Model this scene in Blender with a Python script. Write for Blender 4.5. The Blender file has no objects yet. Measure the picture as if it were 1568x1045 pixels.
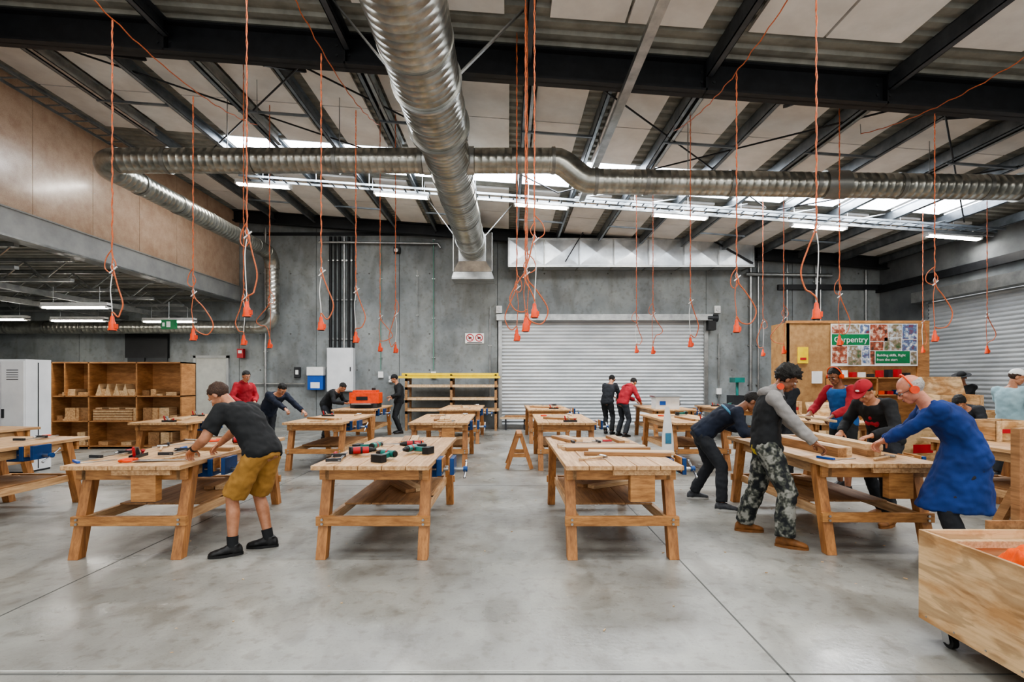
import bpy, math, random
from mathutils import Vector as V, Matrix, noise
random.seed(7)
X3,Y3,Z3=V((1,0,0)),V((0,1,0)),V((0,0,1))
# ------------------------------------------------------------ materials
def lin(h):
    if isinstance(h,str):
        h=h.lstrip('#'); c=[int(h[i:i+2],16)/255 for i in (0,2,4)]
        return tuple(((x+.055)/1.055)**2.4 if x>.04 else x/12.92 for x in c)+(1,)
    return tuple(h)+(1,)
MATS={}
def pm(name,c,c2=None,scale=4,stretch=(1,1,1),rough=.6,metal=0,bump=0,bscale=60,detail=5,emit=0,lo=.35,hi=.65,c3=None,bstretch=None,rvar=0,objrand=0,coat=0,muls=()):
    m=bpy.data.materials.new(name); m.use_nodes=True; nt=m.node_tree; N=nt.nodes; L=nt.links
    b=N['Principled BSDF']; b.inputs['Roughness'].default_value=rough; b.inputs['Metallic'].default_value=metal
    if coat: b.inputs['Coat Weight'].default_value=coat; b.inputs['Coat Roughness'].default_value=.15
    tc=N.new('ShaderNodeTexCoord'); base=tc.outputs['Object']
    if objrand:
        oi=N.new('ShaderNodeObjectInfo'); ad=N.new('ShaderNodeVectorMath'); ad.operation='ADD'
        mu=N.new('ShaderNodeMath'); mu.operation='MULTIPLY'; mu.inputs[1].default_value=37.0
        L.new(oi.outputs['Random'],mu.inputs[0]); L.new(base,ad.inputs[0]); L.new(mu.outputs[0],ad.inputs[1]); base=ad.outputs[0]
    def mapped(st):
        mp=N.new('ShaderNodeMapping'); mp.inputs['Scale'].default_value=st; L.new(base,mp.inputs['Vector']); return mp.outputs['Vector']
    vec=mapped(stretch)
    if c2 is None: 
        l=lin(c); c2=tuple(x*.82 for x in l[:3])
    no=N.new('ShaderNodeTexNoise'); no.inputs['Scale'].default_value=scale; no.inputs['Detail'].default_value=detail; no.inputs['Roughness'].default_value=.6
    L.new(vec,no.inputs['Vector'])
    cr=N.new('ShaderNodeValToRGB'); L.new(no.outputs['Fac'],cr.inputs['Fac'])
    e=cr.color_ramp.elements; e[0].position=lo; e[1].position=hi; e[0].color=lin(c2); e[1].color=lin(c)
    if c3: 
        k=e.new((lo+hi)/2); k.color=lin(c3)
    col=cr.outputs['Color']
    for (s2,st2,l2,h2,dk,dist) in muls:      # multiply layers: scale, stretch, lo, hi, dark value, distortion
        n4=N.new('ShaderNodeTexNoise'); n4.inputs['Scale'].default_value=s2; n4.inputs['Detail'].default_value=6; n4.inputs['Distortion'].default_value=dist
        L.new(mapped(st2),n4.inputs['Vector']); r4=N.new('ShaderNodeValToRGB'); L.new(n4.outputs['Fac'],r4.inputs['Fac'])
        g=r4.color_ramp.elements; g[0].position=l2; g[1].position=h2; g[0].color=(dk,dk*.97,dk*.94,1) if dk<1 else (1,1,1,1); g[1].color=(1,1,1,1) if dk<1 else (dk,dk,dk,1)
        mx=N.new('ShaderNodeMix'); mx.data_type='RGBA'; mx.blend_type='MULTIPLY'; mx.inputs[0].default_value=1
        L.new(col,mx.inputs[6]); L.new(r4.outputs['Color'],mx.inputs[7]); col=mx.outputs[2]
    L.new(col,b.inputs['Base Color'])
    if rvar:
        mr=N.new('ShaderNodeMapRange'); mr.inputs[1].default_value=.3; mr.inputs[2].default_value=.7; mr.inputs[3].default_value=max(0,rough-rvar); mr.inputs[4].default_value=rough+rvar
        n3=N.new('ShaderNodeTexNoise'); n3.inputs['Scale'].default_value=scale*1.7; n3.inputs['Detail'].default_value=6; L.new(vec,n3.inputs['Vector'])
        L.new(n3.outputs['Fac'],mr.inputs[0]); L.new(mr.outputs[0],b.inputs['Roughness'])
    if bump:
        n2=N.new('ShaderNodeTexNoise'); n2.inputs['Scale'].default_value=bscale; n2.inputs['Detail'].default_value=3
        L.new(mapped(bstretch) if bstretch else vec,n2.inputs['Vector'])
        bp=N.new('ShaderNodeBump'); bp.inputs['Strength'].default_value=bump; bp.inputs['Distance'].default_value=.02
        L.new(n2.outputs['Fac'],bp.inputs['Height']); L.new(bp.outputs['Normal'],b.inputs['Normal'])
    if emit:
        b.inputs['Emission Color'].default_value=lin(c); b.inputs['Emission Strength'].default_value=emit
    MATS[name]=m
    return m
one=(1,1,1)
pm('floor_concrete','#a6a59e','#706f6c',scale=.7,rough=.34,bump=.06,bscale=30,detail=10,c3='#8c8c87',rvar=.14,lo=.3,hi=.7,
   muls=((2.6,(1,.6,1),.36,.5,.74,.6),(11,one,.34,.46,.8,0),(60,one,.3,.42,.8,0),(1.1,one,.58,.75,1.25,1.0)))
pm('joint','#5d5e5c',rough=.8)
pm('chalk','#c4c4c0',rough=.8)
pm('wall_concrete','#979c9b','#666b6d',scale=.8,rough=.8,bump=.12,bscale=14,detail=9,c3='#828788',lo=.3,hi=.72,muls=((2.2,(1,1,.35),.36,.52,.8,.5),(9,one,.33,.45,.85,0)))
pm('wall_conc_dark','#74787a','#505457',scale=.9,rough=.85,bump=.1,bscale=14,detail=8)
pm('wall_ply','#cbb39e','#b89c86',scale=5,rough=.3,bump=.03,bscale=80,detail=9,coat=.45,muls=((60,one,.35,.5,.88,0),(.8,one,.3,.6,.9,0)))
pm('band_conc','#a3a5a4','#8d8f8f',scale=2,rough=.6)
pm('black_steel','#25272b','#1b1d20',rough=.5,metal=.2,scale=6)
pm('purlin','#8e9499','#6d7378',rough=.4,metal=.7,scale=3)
pm('purlin_dark','#5b6066','#44484d',rough=.45,metal=.6,scale=3)
pm('galv','#bcbdbb','#8f9191',scale=4,rough=.34,metal=.85,bump=.05,bscale=18,lo=.3,hi=.7)
pm('galv_bright','#e3e7ea','#b4babe',scale=2.2,rough=.28,metal=.75,bump=.15,bscale=3,lo=.3,hi=.7)
pm('duct_metal','#b9b8b0','#84847d',scale=2.5,stretch=one,rough=.28,metal=.86,bump=.08,bscale=9,lo=.3,hi=.7,muls=((7,one,.35,.5,.82,0),))
pm('duct_collar','#8f8f8b',rough=.4,metal=.85)
pm('roof_sheet','#96968e','#7b7b74',rough=.55,metal=.2,scale=3)
pm('roof_panel','#e6e4e1','#d6d4d1',rough=.8,scale=2,muls=((.7,one,.35,.6,.9,0),))
pm('skylight','#eef5ff','#e2ecfa',rough=.5,emit=9)
pm('tube_light','#fff9ee','#fff9ee',rough=.5,emit=30)
pm('lamp_body','#d8d8d6',rough=.5)
pm('roller','#c3c6c8','#aaaeb1',scale=.8,stretch=(1,1,3),rough=.42,metal=.3)
G=((5,(14,.5,14),.36,.55,.78,.3),(2.2,one,.35,.5,.86,.4),(25,one,.27,.36,.75,0))
GV=((5,(14,14,.5),.36,.55,.78,.3),(3,one,.35,.5,.88,.4))
GX=((5,(2,2,14),.36,.55,.8,.3),(3,one,.35,.5,.88,.4))
pm('pine_top','#d8b48a','#ae855c',scale=3,stretch=(9,.8,9),rough=.5,detail=8,bump=.05,bscale=20,objrand=1,c3='#c59c70',muls=G)
pm('pine_leg','#bd8550','#95643b',scale=3,stretch=(6,6,1),rough=.5,detail=8,objrand=1,muls=GV)
pm('pine_rail','#c6915a','#9e6d41',scale=3,stretch=(2,2,9),rough=.5,detail=8,objrand=1,muls=GX)
pm('plank','#dcc09b','#bd9a70',scale=3,stretch=(8,1,8),rough=.6,detail=8,objrand=1,muls=G[:1])
pm('plank_dark','#a98058','#86623f',scale=3,stretch=(8,1,8),rough=.6,detail=8,objrand=1,muls=G[:1])
pm('plywood','#dcbb90','#b98d5e',scale=1.3,stretch=(2,.8,2.6),rough=.55,detail=8,lo=.42,hi=.54,muls=((2.2,(1,.7,3.5),.44,.5,.7,1.6),(6,(1,.5,12),.35,.55,.88,0)))
pm('cab_ply','#bd8a58','#98693f',scale=3,stretch=(1,1,4),rough=.6,detail=7,muls=GX[:1])
pm('hardboard','#b08a5c','#977148',scale=8,rough=.7,muls=((3,one,.35,.55,.88,0),))
pm('vise_blue','#1f4c86','#173b6c',rough=.35,metal=.3)
pm('steel','#b9bbbd',rough=.3,metal=1)
pm('iron','#3a3c3f',rough=.5,metal=.5)
pm('orange','#ee4f1a','#cf4010',rough=.45,scale=10)
pm('orange_cord','#cf7248','#ad5733',rough=.6,scale=60)
pm('cloth_orange','#f26412','#cf4a04',rough=.85,scale=6)
pm('black','#17181a','#101113',rough=.6)
pm('white','#e9e9e7','#dcdcda',rough=.5)
pm('locker','#dfe1e3','#cfd2d5',rough=.4,scale=2)
pm('yellow','#f2d21a','#e2be10',rough=.6)
pm('green','#1e7a4a','#186a3e',rough=.5)
pm('green_tool','#2c7f78','#206860',rough=.4)
pm('red','#b9212b','#9c1820',rough=.5)
pm('greenpipe','#5f8a7c',rough=.5)
pm('blue','#1d57b0',rough=.4)
pm('door_grey','#a9aaa4',rough=.5)
pm('poster_a','#d8c9b6','#41352c',scale=9,rough=.4,c3='#a0523a')
pm('poster_b','#c9d6dc','#3d5a35',scale=7,rough=.4,c3='#8f7b66')
pm('poster_c','#f0e8df','#7a2f33',scale=8,rough=.4,c3='#506f91')
def skin(n,c,c2): 
    pm(n,c,c2,scale=14,rough=.5,bump=.03,bscale=150); MATS[n].node_tree.nodes['Principled BSDF'].inputs['Subsurface Weight'].default_value=.08; MATS[n].node_tree.nodes['Principled BSDF'].inputs['Subsurface Radius'].default_value=(.02,.01,.005)
skin('skin_light','#bd8768','#a57053'); skin('skin_brown','#8a5c42','#734a33'); skin('skin_old','#c98b70','#b2735d')
pm('lips','#8f4f48',rough=.5); pm('eye_white','#cfc9c1',rough=.2); pm('iris','#20150f',rough=.2)
pm('hair_brown','#4a3120','#33211a',scale=60,rough=.6,bump=.6,bscale=120)
pm('hair_black','#17130f','#0d0b0a',scale=60,rough=.6,bump=.8,bscale=120)
pm('hair_grey','#b9b3ab','#8f8a84',scale=60,rough=.7,bump=.6,bscale=120)
def cloth(n,c,c2=None,**k): pm(n,c,c2,scale=k.pop('scale',3),rough=.9,bump=.3,bscale=k.pop('bscale',14),bstretch=k.pop('bs',(1,1,.4)),muls=((300,one,.3,.6,.85,0),),**k)
cloth('c_black','#212326','#17191b'); cloth('c_tan','#a67c3e','#91692f'); cloth('c_navy','#1a2438','#131b2c')
cloth('c_red','#a82832','#8e1f29'); cloth('c_coat','#1c3a7c','#162e66'); cloth('c_grey','#9a9896','#838180')
cloth('c_lightblue','#5592b3','#427590'); cloth('c_blue','#235996','#1c4a80'); cloth('c_dark','#2a2d33','#1f2227')
cloth('c_yellow','#c9b540','#ab9628'); cloth('c_pale','#a0bdc6','#8cacb6'); cloth('c_maroon','#8f2a30','#701f25')
pm('c_camo','#8b8b84','#1c1f22',scale=13,rough=.9,c3='#4a4d45',lo=.42,hi=.6,bump=.3,bscale=22,detail=2)
pm('boot_tan','#8d5c2e','#6d4522',rough=.7,scale=12); pm('shoe_black','#1b1b1d','#0f0f10',rough=.5); pm('sole_white','#b9b9b6',rough=.6); pm('shoe_grey','#4a4d53','#2b2e32',rough=.6,scale=20); pm('sole_dark','#3b2c20',rough=.7)

# ------------------------------------------------------------ mesh builder
class MB:
    def __init__(s): s.v=[];s.f=[];s.m=[];s.s=[];s.names=[]
    def mi(s,m):
        if m not in s.names: s.names.append(m)
        return s.names.index(m)
    def add(s,vs,fs,m,sm=False,M=None,flip=False):
        o=len(s.v); i=s.mi(m)
        for v in vs:
            v=V(v); s.v.append(M@v if M is not None else v)
        for f in fs:
            g=tuple(o+k for k in f)
            s.f.append(g[::-1] if flip else g); s.m.append(i); s.s.append(sm)
    def box(s,x0,x1,y0,y1,z0,z1,m,M=None):
        vs=[(x,y,z) for x in (x0,x1) for y in (y0,y1) for z in (z0,z1)]
        s.add(vs,[(0,1,3,2),(4,6,7,5),(0,4,5,1),(2,3,7,6),(0,2,6,4),(1,5,7,3)],m,False,M)
    def beam(s,p0,p1,w,h,m,up=None,r=0):
        p0,p1=V(p0),V(p1); d=(p1-p0).normalized(); up=V(up) if up else (Z3 if abs(d.z)<.95 else Y3)
        a=d.cross(up).normalized(); b=a.cross(d)
        vs=[p+a*(i*w/2)+b*(j*h/2) for p in (p0,p1) for i,j in ((-1,-1),(1,-1),(1,1),(-1,1))]
        s.add(vs,[(3,2,1,0),(4,5,6,7),(0,1,5,4),(1,2,6,5),(2,3,7,6),(3,0,4,7)],m)
    def loft(s,rings,m,sm=True,cap=True):
        n=len(rings[0]); vs=[p for r in rings for p in r]; fs=[]
        for i in range(len(rings)-1):
            for j in range(n):
                fs.append((i*n+j,i*n+(j+1)%n,(i+1)*n+(j+1)%n,(i+1)*n+j))
        s.add(vs,fs,m,sm)
        if cap:
            s.add(rings[0],[tuple(range(n))[::-1]],m,False); s.add(rings[-1],[tuple(range(n))],m,False)
    def ring(s,c,a,b,ra,rb,n=16,off=0):
        return [c+a*(ra*math.cos(2*math.pi*(k+off)/n))+b*(rb*math.sin(2*math.pi*(k+off)/n)) for k in range(n)]
    def cyl(s,p0,p1,r0,m,r1=None,n=16,cap=True,sm=True):
        p0,p1=V(p0),V(p1); r1=r0 if r1 is None else r1; d=(p1-p0).normalized(); a=d.orthogonal().normalized(); b=d.cross(a)
        s.loft([s.ring(p0,a,b,r0,r0,n),s.ring(p1,a,b,r1,r1,n)],m,sm,cap)
    def tube(s,pts,r,m,n=8,rs=None,cap=True):
        pts=[V(p) for p in pts]; a=None; rings=[]
        for i,p in enumerate(pts):
            d=((pts[min(i+1,len(pts)-1)]-p).normalized()+(p-pts[max(i-1,0)]).normalized())
            d=d.normalized() if d.length>1e-6 else Z3
            a=d.orthogonal().normalized() if a is None else (a-d*a.dot(d)).normalized()
            b=d.cross(a); q=rs[i] if rs else r
            rings.append(s.ring(p,a,b,q,q,n))
        s.loft(rings,m,True,cap)
    def ell(s,c,r,m,R=None,nu=16,nv=10):
        c=V(c); vs=[];fs=[]
        for i in range(nv+1):
            th=math.pi*i/nv
            for j in range(nu):
                ph=2*math.pi*j/nu
                p=V((r[0]*math.sin(th)*math.cos(ph),r[1]*math.sin(th)*math.sin(ph),r[2]*math.cos(th)))
                vs.append(c+(R@p if R is not None else p))
        for i in range(nv):
            for j in range(nu):
                fs.append((i*nu+j,(i+1)*nu+j,(i+1)*nu+(j+1)%nu,i*nu+(j+1)%nu))
        s.add(vs,fs,m,True)
    def cap(s,p0,p1,r0,r1,m,round0=True,round1=True,n=14):
        p0,p1=V(p0),V(p1); d=(p1-p0).normalized(); a=d.orthogonal().normalized(); b=d.cross(a); R=[]
        if round0:
            for t in (80,60,35,15): t=math.radians(t); R.append(s.ring(p0-d*r0*math.sin(t),a,b,r0*math.cos(t),r0*math.cos(t),n))
        R.append(s.ring(p0,a,b,r0,r0,n)); R.append(s.ring(p1,a,b,r1,r1,n))
        if round1:
            for t in (15,35,60,80): t=math.radians(t); R.append(s.ring(p1+d*r1*math.sin(t),a,b,r1*math.cos(t),r1*math.cos(t),n))
        s.loft(R,m)
    def mesh(s,name):
        me=bpy.data.meshes.new(name); me.from_pydata([tuple(v) for v in s.v],[],s.f)
        for n in s.names: me.materials.append(MATS[n])
        me.polygons.foreach_set('material_index',s.m); me.polygons.foreach_set('use_smooth',s.s); me.update(); return me
    def obj(s,name,loc=(0,0,0),rz=0,bevel=0,parent=None,me=None):
        me=me or s.mesh(name); ob=bpy.data.objects.new(name,me); bpy.context.scene.collection.objects.link(ob)
        ob.location=loc; ob.rotation_euler=(0,0,math.radians(rz))
        if bevel:
            b=ob.modifiers.new('bevel','BEVEL'); b.width=bevel; b.segments=2; b.limit_method='ANGLE'
        if parent: ob.parent=parent
        return ob
def remesh(mb,voxel,smooth=3,wr=0,ws=10):
    me=mb.mesh('tmp'); ob=bpy.data.objects.new('tmp',me); bpy.context.scene.collection.objects.link(ob)
    r=ob.modifiers.new('r','REMESH'); r.mode='VOXEL'; r.voxel_size=voxel
    if smooth: q=ob.modifiers.new('s','SMOOTH'); q.factor=.5; q.iterations=smooth
    dg=bpy.context.evaluated_depsgraph_get(); m2=bpy.data.meshes.new_from_object(ob.evaluated_get(dg))
    if wr:
        vs=[v.co+v.normal*(wr*noise.noise(v.co*ws)+wr*.6*noise.noise(v.co*ws*2.3)) for v in m2.vertices]
    else: vs=[v.co.copy() for v in m2.vertices]
    fs=[tuple(p.vertices) for p in m2.polygons]
    bpy.data.objects.remove(ob); bpy.data.meshes.remove(me); bpy.data.meshes.remove(m2)
    return vs,fs

# ------------------------------------------------------------ room shell
RZ=lambda x: 6.42-.0737*x
BY=17.3; LX=-8.9; RX=12.3; FY=-3.0; LLX=-17.5
b=MB(); b.box(LLX,RX+.2,FY,BY+.2,-.15,0,'floor_concrete'); b.obj('floor')
b=MB()
for x in (1.53,-3.46,6.5,-8.5): b.box(x-.006,x+.006,FY,BY,0,.0015,'joint')
for y in (2.86,7.9,12.9): b.box(-12,RX,y-.006,y+.006,0,.0015,'joint')
b.box(-4,1.5,2.885,2.893,0,.002,'chalk'); b.obj('trim_1')
# paint specks / chalk scraps and sawdust on floor
b=MB(); rs=random.Random(3)
for i in range(150):
    x=rs.uniform(-5,5); y=rs.uniform(2.8,12); r=rs.uniform(.003,.012); 
    b.add([(x-r,y,.0018),(x,y-r*.6,.0018),(x+r*1.3,y,.0018),(x,y+r*.7,.0018)],[(0,1,2,3)],rs.choice(('chalk','joint','chalk','plank')))
for i in range(40):
    x=rs.uniform(-5,5); y=rs.uniform(3.2,8); a=rs.uniform(0,3.1); L=rs.uniform(.01,.03)
    b.beam((x,y,.004),(x+L*math.cos(a),y+L*math.sin(a),.004),.008,.005,'plank')
b.obj('floor_debris')
# back wall (concrete tilt panels)
b=MB(); e=[LLX,-14.2,-11.3,-8.9,-6.35,-3.6,-.35]
for i in range(len(e)-1): b.box(e[i]+.008,e[i+1]-.008,BY,BY+.2,0,7.1,'wall_concrete')
b.box(-.342,6.55,BY,BY+.2,3.66,7.0,'wall_concrete'); b.box(6.565,9.4,BY,BY+.2,0,6.6,'wall_concrete'); b.box(9.416,RX+.2,BY,BY+.2,0,6.3,'wall_concrete')
b.box(LLX,RX,BY+.19,BY+.3,0,7.1,'wall_conc_dark')
for xx in (-8.2,-7.2,-5.0,-4.6,-2.6,-1.2,1.2,3.3,5.4,7.4,8.8,10.6,11.6):
    for zz in (1.9,3.1,5.1): b.cyl((xx,BY-.002,zz),(xx,BY+.01,zz),.03,'joint',n=10)
b.obj('wall_back')
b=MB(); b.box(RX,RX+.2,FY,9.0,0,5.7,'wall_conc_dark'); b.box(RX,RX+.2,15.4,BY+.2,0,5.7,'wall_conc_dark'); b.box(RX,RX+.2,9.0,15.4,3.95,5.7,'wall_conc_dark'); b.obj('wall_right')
b=MB(); b.box(LLX-.2,LLX,FY,BY,0,4.4,'wall_concrete'); b.obj('wall_left')
# mezzanine
b=MB()
y=FY; 
while y<BY-.02:
    y1=min(y+1.42,BY); b.box(LX-.1,LX,y+.005,y1-.005,4.66,7.06,'wall_ply')
    for zz in (4.75,5.6,6.5):
        for yy in (y+.04,y1-.04): b.cyl((LX-.01,yy,zz),(LX+.004,yy,zz),.008,'steel',n=6)
    y+=1.42
b.box(LX-.12,LX-.05,FY,BY,4.6,7.06,'hardboard'); b.obj('wall_mezzanine')
b=MB(); b.box(LX-.25,LX+.03,FY,BY,4.17,4.66,'band_conc'); b.box(LX-.27,LX+.05,FY,BY,4.14,4.18,'galv'); b.box(LX-.3,LX+.06,FY,BY,4.645,4.67,'band_conc'); b.obj('mezzanine_edge_beam')
b=MB()
y=FY
while y<BY:
    b.box(LLX,LX-.27,y,y+.16,4.2,4.25,'roof_sheet'); b.box(LLX,LX-.27,y+.16,y+.28,4.15,4.2,'roof_sheet'); y+=.28
b.obj('ceiling_mezzanine')
b=MB(); y=6.0
while y<16.8:
    b.box(LLX+.01,LX-.27,y-.05,y+.05,4.08,4.14,'galv'); b.box(LLX+.01,LX-.27,y-.05,y+.05,3.66,3.72,'galv')
    x=LX-.4; k=0
    while x>LLX+.9:
        b.beam((x,y,4.08),(x-.45,y,3.72),.03,.03,'galv'); b.beam((x-.45,y,3.72),(x-.9,y,4.08),.03,.03,'galv'); x-=.9
    y+=1.25
b.box(-12.3,-12.2,6,16.8,3.5,3.62,'galv'); b.box(-10.6,-10.5,6,16.8,3.5,3.62,'galv')
b.obj('mezzanine_joists')
# roof
def rslab(b,x0,x1,y0,y1,dz0,dz1,m):
    vs=[(x,y,RZ(x)+dz) for x in (x0,x1) for y in (y0,y1) for dz in (dz0,dz1)]
    b.add(vs,[(0,1,3,2),(4,6,7,5),(0,4,5,1),(2,3,7,6),(0,2,6,4),(1,5,7,3)],m)
SY0,SY1=11.35,12.85; SX0,SX1=-6.3,11.0
b=MB()
def sheet(xa,xb,ya,yb):
    y=ya; pr=[]
    while y<yb:
        pr+=[(y,.03),(y+.1,.03),(y+.13,.075),(y+.22,.075)]; y+=.25
    pr.append((yb,.03)); vs=[];fs=[]
    for (yy,dz) in pr:
        for x in (xa,xb): vs.append((x,min(yy,yb),RZ(x)+dz))
    for i in range(len(pr)-1): fs.append((2*i,2*i+1,2*i+3,2*i+2))
    b.add(vs,fs,'roof_sheet'); rslab(b,xa,xb,ya,yb,.09,.12,'roof_sheet')
sheet(LX-.2,RX+.3,FY,SY0); sheet(LX-.2,RX+.3,SY1,BY+.2); sheet(LX-.2,SX0,SY0,SY1); sheet(SX1,RX+.3,SY0,SY1)
k=-7
while k<=9:
    xc=.9+1.3*k; x0,x1=xc-.42,xc+.42
    if x0>LX+.1 and x1<RX:
        for (ya,yb) in ((8.25,9.6),(9.63,11.2),(13.2,15.0),(15.03,16.7)): rslab(b,x0,x1,ya,yb,-.02,.028,'roof_panel')
    k+=1
for k in range(-4,5):
    x0=.25+2.6*k+.3
    for xa in (x0,x0+1.02):
        if xa>LX and xa+1<RX:
            for ya in (-2.5,-.5,1.5,3.5,5.1): rslab(b,xa,xa+.98,ya,ya+(1.97 if ya<5 else 1.75),-.02,.028,'roof_panel')
b.obj('ceiling')
b=MB()
for k in range(-7,10):
    x=.25+1.3*k
    if x+1.23>SX0 and x<SX1: rslab(b,max(x+.07,SX0),min(x+1.23,SX1),SY0,SY1,.02,.04,'skylight')
b.obj('window_1')
# rafters
b=MB()
for (yc,dep,z_) in ((7.6,.45,0),(16.95,.35,0),(-1.6,.5,0)):
    rslab(b,LX,RX,yc-.11,yc+.11,-.03,-.002,'black_steel'); rslab(b,LX,RX,yc-.11,yc+.11,-dep,-dep+.03,'black_steel'); rslab(b,LX,RX,yc-.01,yc+.01,-dep,0,'black_steel')
    for k in range(-3,5):
        x=.25+2.6*k; rslab(b,x-.01,x+.01,yc-.11,yc+.11,-dep,0,'black_steel')
rslab(b,8.9,9.0,7.42,7.78,-.6,.0,'black_steel'); rslab(b,9.05,9.12,7.42,7.78,-.6,.0,'black_steel')
for i in range(5):
    for s_ in (-.06,.06): b.cyl((8.85,7.6+s_,5.25+.1*i),(9.17,7.6+s_,5.25+.1*i),.018,'iron',n=6)
for xb in (-5.0,-2.4,2.9,5.45):
    for i in range(2):
        for s_ in (-.09,.09): b.cyl((xb+s_,7.575,RZ(xb)-.14-.14*i),(xb+s_,7.62,RZ(xb)-.14-.14*i),.02,'iron',n=6)
b.obj('roof_rafters')
b=MB()
def purlin(x,ya,yb,h,m,w=.07):
    z=RZ(x); b.box(x-.006,x+.006,ya,yb,z-h,z-.02,m); b.box(x-.006,x+w,ya,yb,z-.03,z-.022,m); b.box(x-.006,x+w,ya,yb,z-h,z-h+.01,m)
    b.box(x+w-.008,x+w,ya,yb,z-h,z-h+.03,m)
for k in range(-7,10):
    x=.25+1.3*k
    if LX+.1<x<RX-.2:
        purlin(x,7.72,16.84,.24,'purlin')
        if k%2==0: purlin(x+.11,7.72,11,.24,'galv'); purlin(x,FY,7.48,.26,'purlin_dark',.09)
for y in (9.6,14.9):
    for k in range(-6,8,2):
        x=.25+1.3*k; b.beam((x,y,RZ(x)-.24),(x+1.3,y,RZ(x+1.3)-.24),.04,.04,'purlin')
b.obj('roof_purlins')
b=MB()
for (p,q) in (((-7.5,7.8,6.85),(-3,11,6.45)),((-3.5,7.8,6.5),(1.2,12.6,6.1)),((1.2,7.8,6.1),(6.2,12.6,5.75)),((6.2,7.8,5.75),(1.2,12.6,6.1)),((6.5,7.8,5.7),(11,12.6,5.4)),((-3.0,7.8,6.4),(-7.5,12.6,6.8)),((11,7.8,5.4),(6.5,12.6,5.7))):
    b.tube([p,q],.016,'black_steel',n=6)
for x in (-6.2,-3.6,4.2,6.8):
    b.beam((x,7.7,RZ(x)-.43),(x+.3,8.5,RZ(x)-.06),.05,.05,'black_steel')
b.obj('roof_bracing')
b=MB(); b.box(LX,RX,BY-.05,BY,6.35,6.45,'black_steel'); b.box(8.9,RX,BY-.12,BY-.02,4.55,4.72,'black_steel'); b.box(RX-.14,RX-.02,9,BY,4.45,4.66,'black_steel'); b.obj('trim_2')

# ------------------------------------------------------------ ducts
def spiral(b,p0,p1,r,m='duct_metal',pitch=.13,n=40,collar=1.5):
    p0,p1=V(p0),V(p1); L=(p1-p0).length; d=(p1-p0)/L; a=d.orthogonal().normalized(); c=d.cross(a); R=[]; t=0
    while t<L:
        for dt,dr in ((0,0),(pitch*.84,0),(pitch*.88,.0028),(pitch*.95,.0028)):
            if t+dt<L: R.append(b.ring(p0+d*(t+dt),a,c,r+dr,r+dr,n))
        t+=pitch
    R.append(b.ring(p1,a,c,r,r,n)); b.loft(R,m)
    t=collar*.6
    while t<L:
        q=p0+d*t; b.cyl(q-d*.035,q+d*.035,r+.012,'duct_collar',n=n); t+=collar
def arc(c,u,v,R,a0,a1,k=7): return [V(c)+V(u)*R*math.cos(math.radians(a0+(a1-a0)*i/k))+V(v)*R*math.sin(math.radians(a0+(a1-a0)*i/k)) for i in range(k+1)]
b=MB()
spiral(b,(-1.05,.5,5.46),(-1.05,7.95,5.46),.43); b.cyl((-1.05,7.9,5.46),(-1.05,8.2,5.46),.45,'duct_metal',r1=.38,n=36); spiral(b,(-1.05,8.15,5.46),(-1.05,15.4,5.46),.38)
b.cyl((-1.05,7.86,5.46),(-1.05,7.95,5.46),.47,'duct_collar',n=36)
# end plenum
R=[]
for (y,w,z0,z1) in ((15.3,.4,5.06,5.86),(15.5,.58,4.8,5.95),(16.25,.58,4.8,5.95)):
    R.append([V((-1.05-w,y,z0)),V((-1.05+w,y,z0)),V((-1.05+w,y,z1)),V((-1.05-w,y,z1))])
b.loft(R,'galv',False)
R=[]
for (z,w,d0,d1) in ((4.82,.56,15.52,16.23),(4.62,.62,15.46,16.29),(4.57,.62,15.46,16.29)):
    R.append([V((-1.05-w,d0,z)),V((-1.05+w,d0,z)),V((-1.05+w,d1,z)),V((-1.05-w,d1,z))])
b.loft(R,'galv',False)
for x in (-1.62,-.48): b.box(x-.02,x+.02,15.48,16.27,4.8,5.95,'duct_collar')
for i in range(5): b.cyl((-1.05,9.8+i*1.2,5.46),(-1.05,9.85+i*1.2,5.46),.395,'duct_collar',n=36)
for (y,xs) in ((6.7,(-2.3,.2)),(14.3,(-2.2,.1))):
    for x in xs: b.beam((-1.05+(.4 if x>-1 else -.4),y,5.5),(x,y,RZ(x)-.05),.05,.02,'galv')
    b.cyl((-1.05,y-.02,5.46),(-1.05,y+.02,5.46),.46 if y<8 else .41,'galv',n=36)
b.obj('spiral_duct_main')
b=MB(); yy=9.3
spiral(b,(-6.95,yy,5.5),(-1.4,yy,5.5),.215); spiral(b,(-.7,yy,5.5),(.8,yy,5.5),.215)
b.cyl((-1.5,yy,5.5),(-1.25,yy,5.5),.24,'galv',n=30); b.cyl((-.85,yy,5.5),(-.6,yy,5.5),.24,'galv',n=30)
b.tube([(.75,yy,5.5),(.9,yy,5.49),(1.02,yy,5.43),(1.3,yy,5.2),(1.42,yy,5.14),(1.6,yy,5.13)],.222,'duct_metal',n=30)
for q in ((.8,5.5),(1.55,5.13)): b.cyl((q[0]-.03,yy,q[1]),(q[0]+.03,yy,q[1]),.235,'duct_collar',n=30)
spiral(b,(1.55,yy,5.13),(RX-.02,yy,4.97),.215); b.cyl((5.6,yy,5.07),(6.0,yy,5.07),.245,'duct_collar',n=30); b.cyl((9.05,yy,5.02),(9.3,yy,5.02),.25,'duct_collar',n=30)
b.tube(arc((-6.9,yy+.45,5.5),(0,-1,0),(-1,0,0),.45,0,90),.222,'duct_metal',n=30)
spiral(b,(-7.35,yy+.4,5.5),(-7.35,15.9,5.5),.21,collar=1.2)
b.tube(arc((-7.35,15.85,5.05),(0,0,1),(0,1,0),.45,0,90),.218,'duct_metal',n=30)
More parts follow.
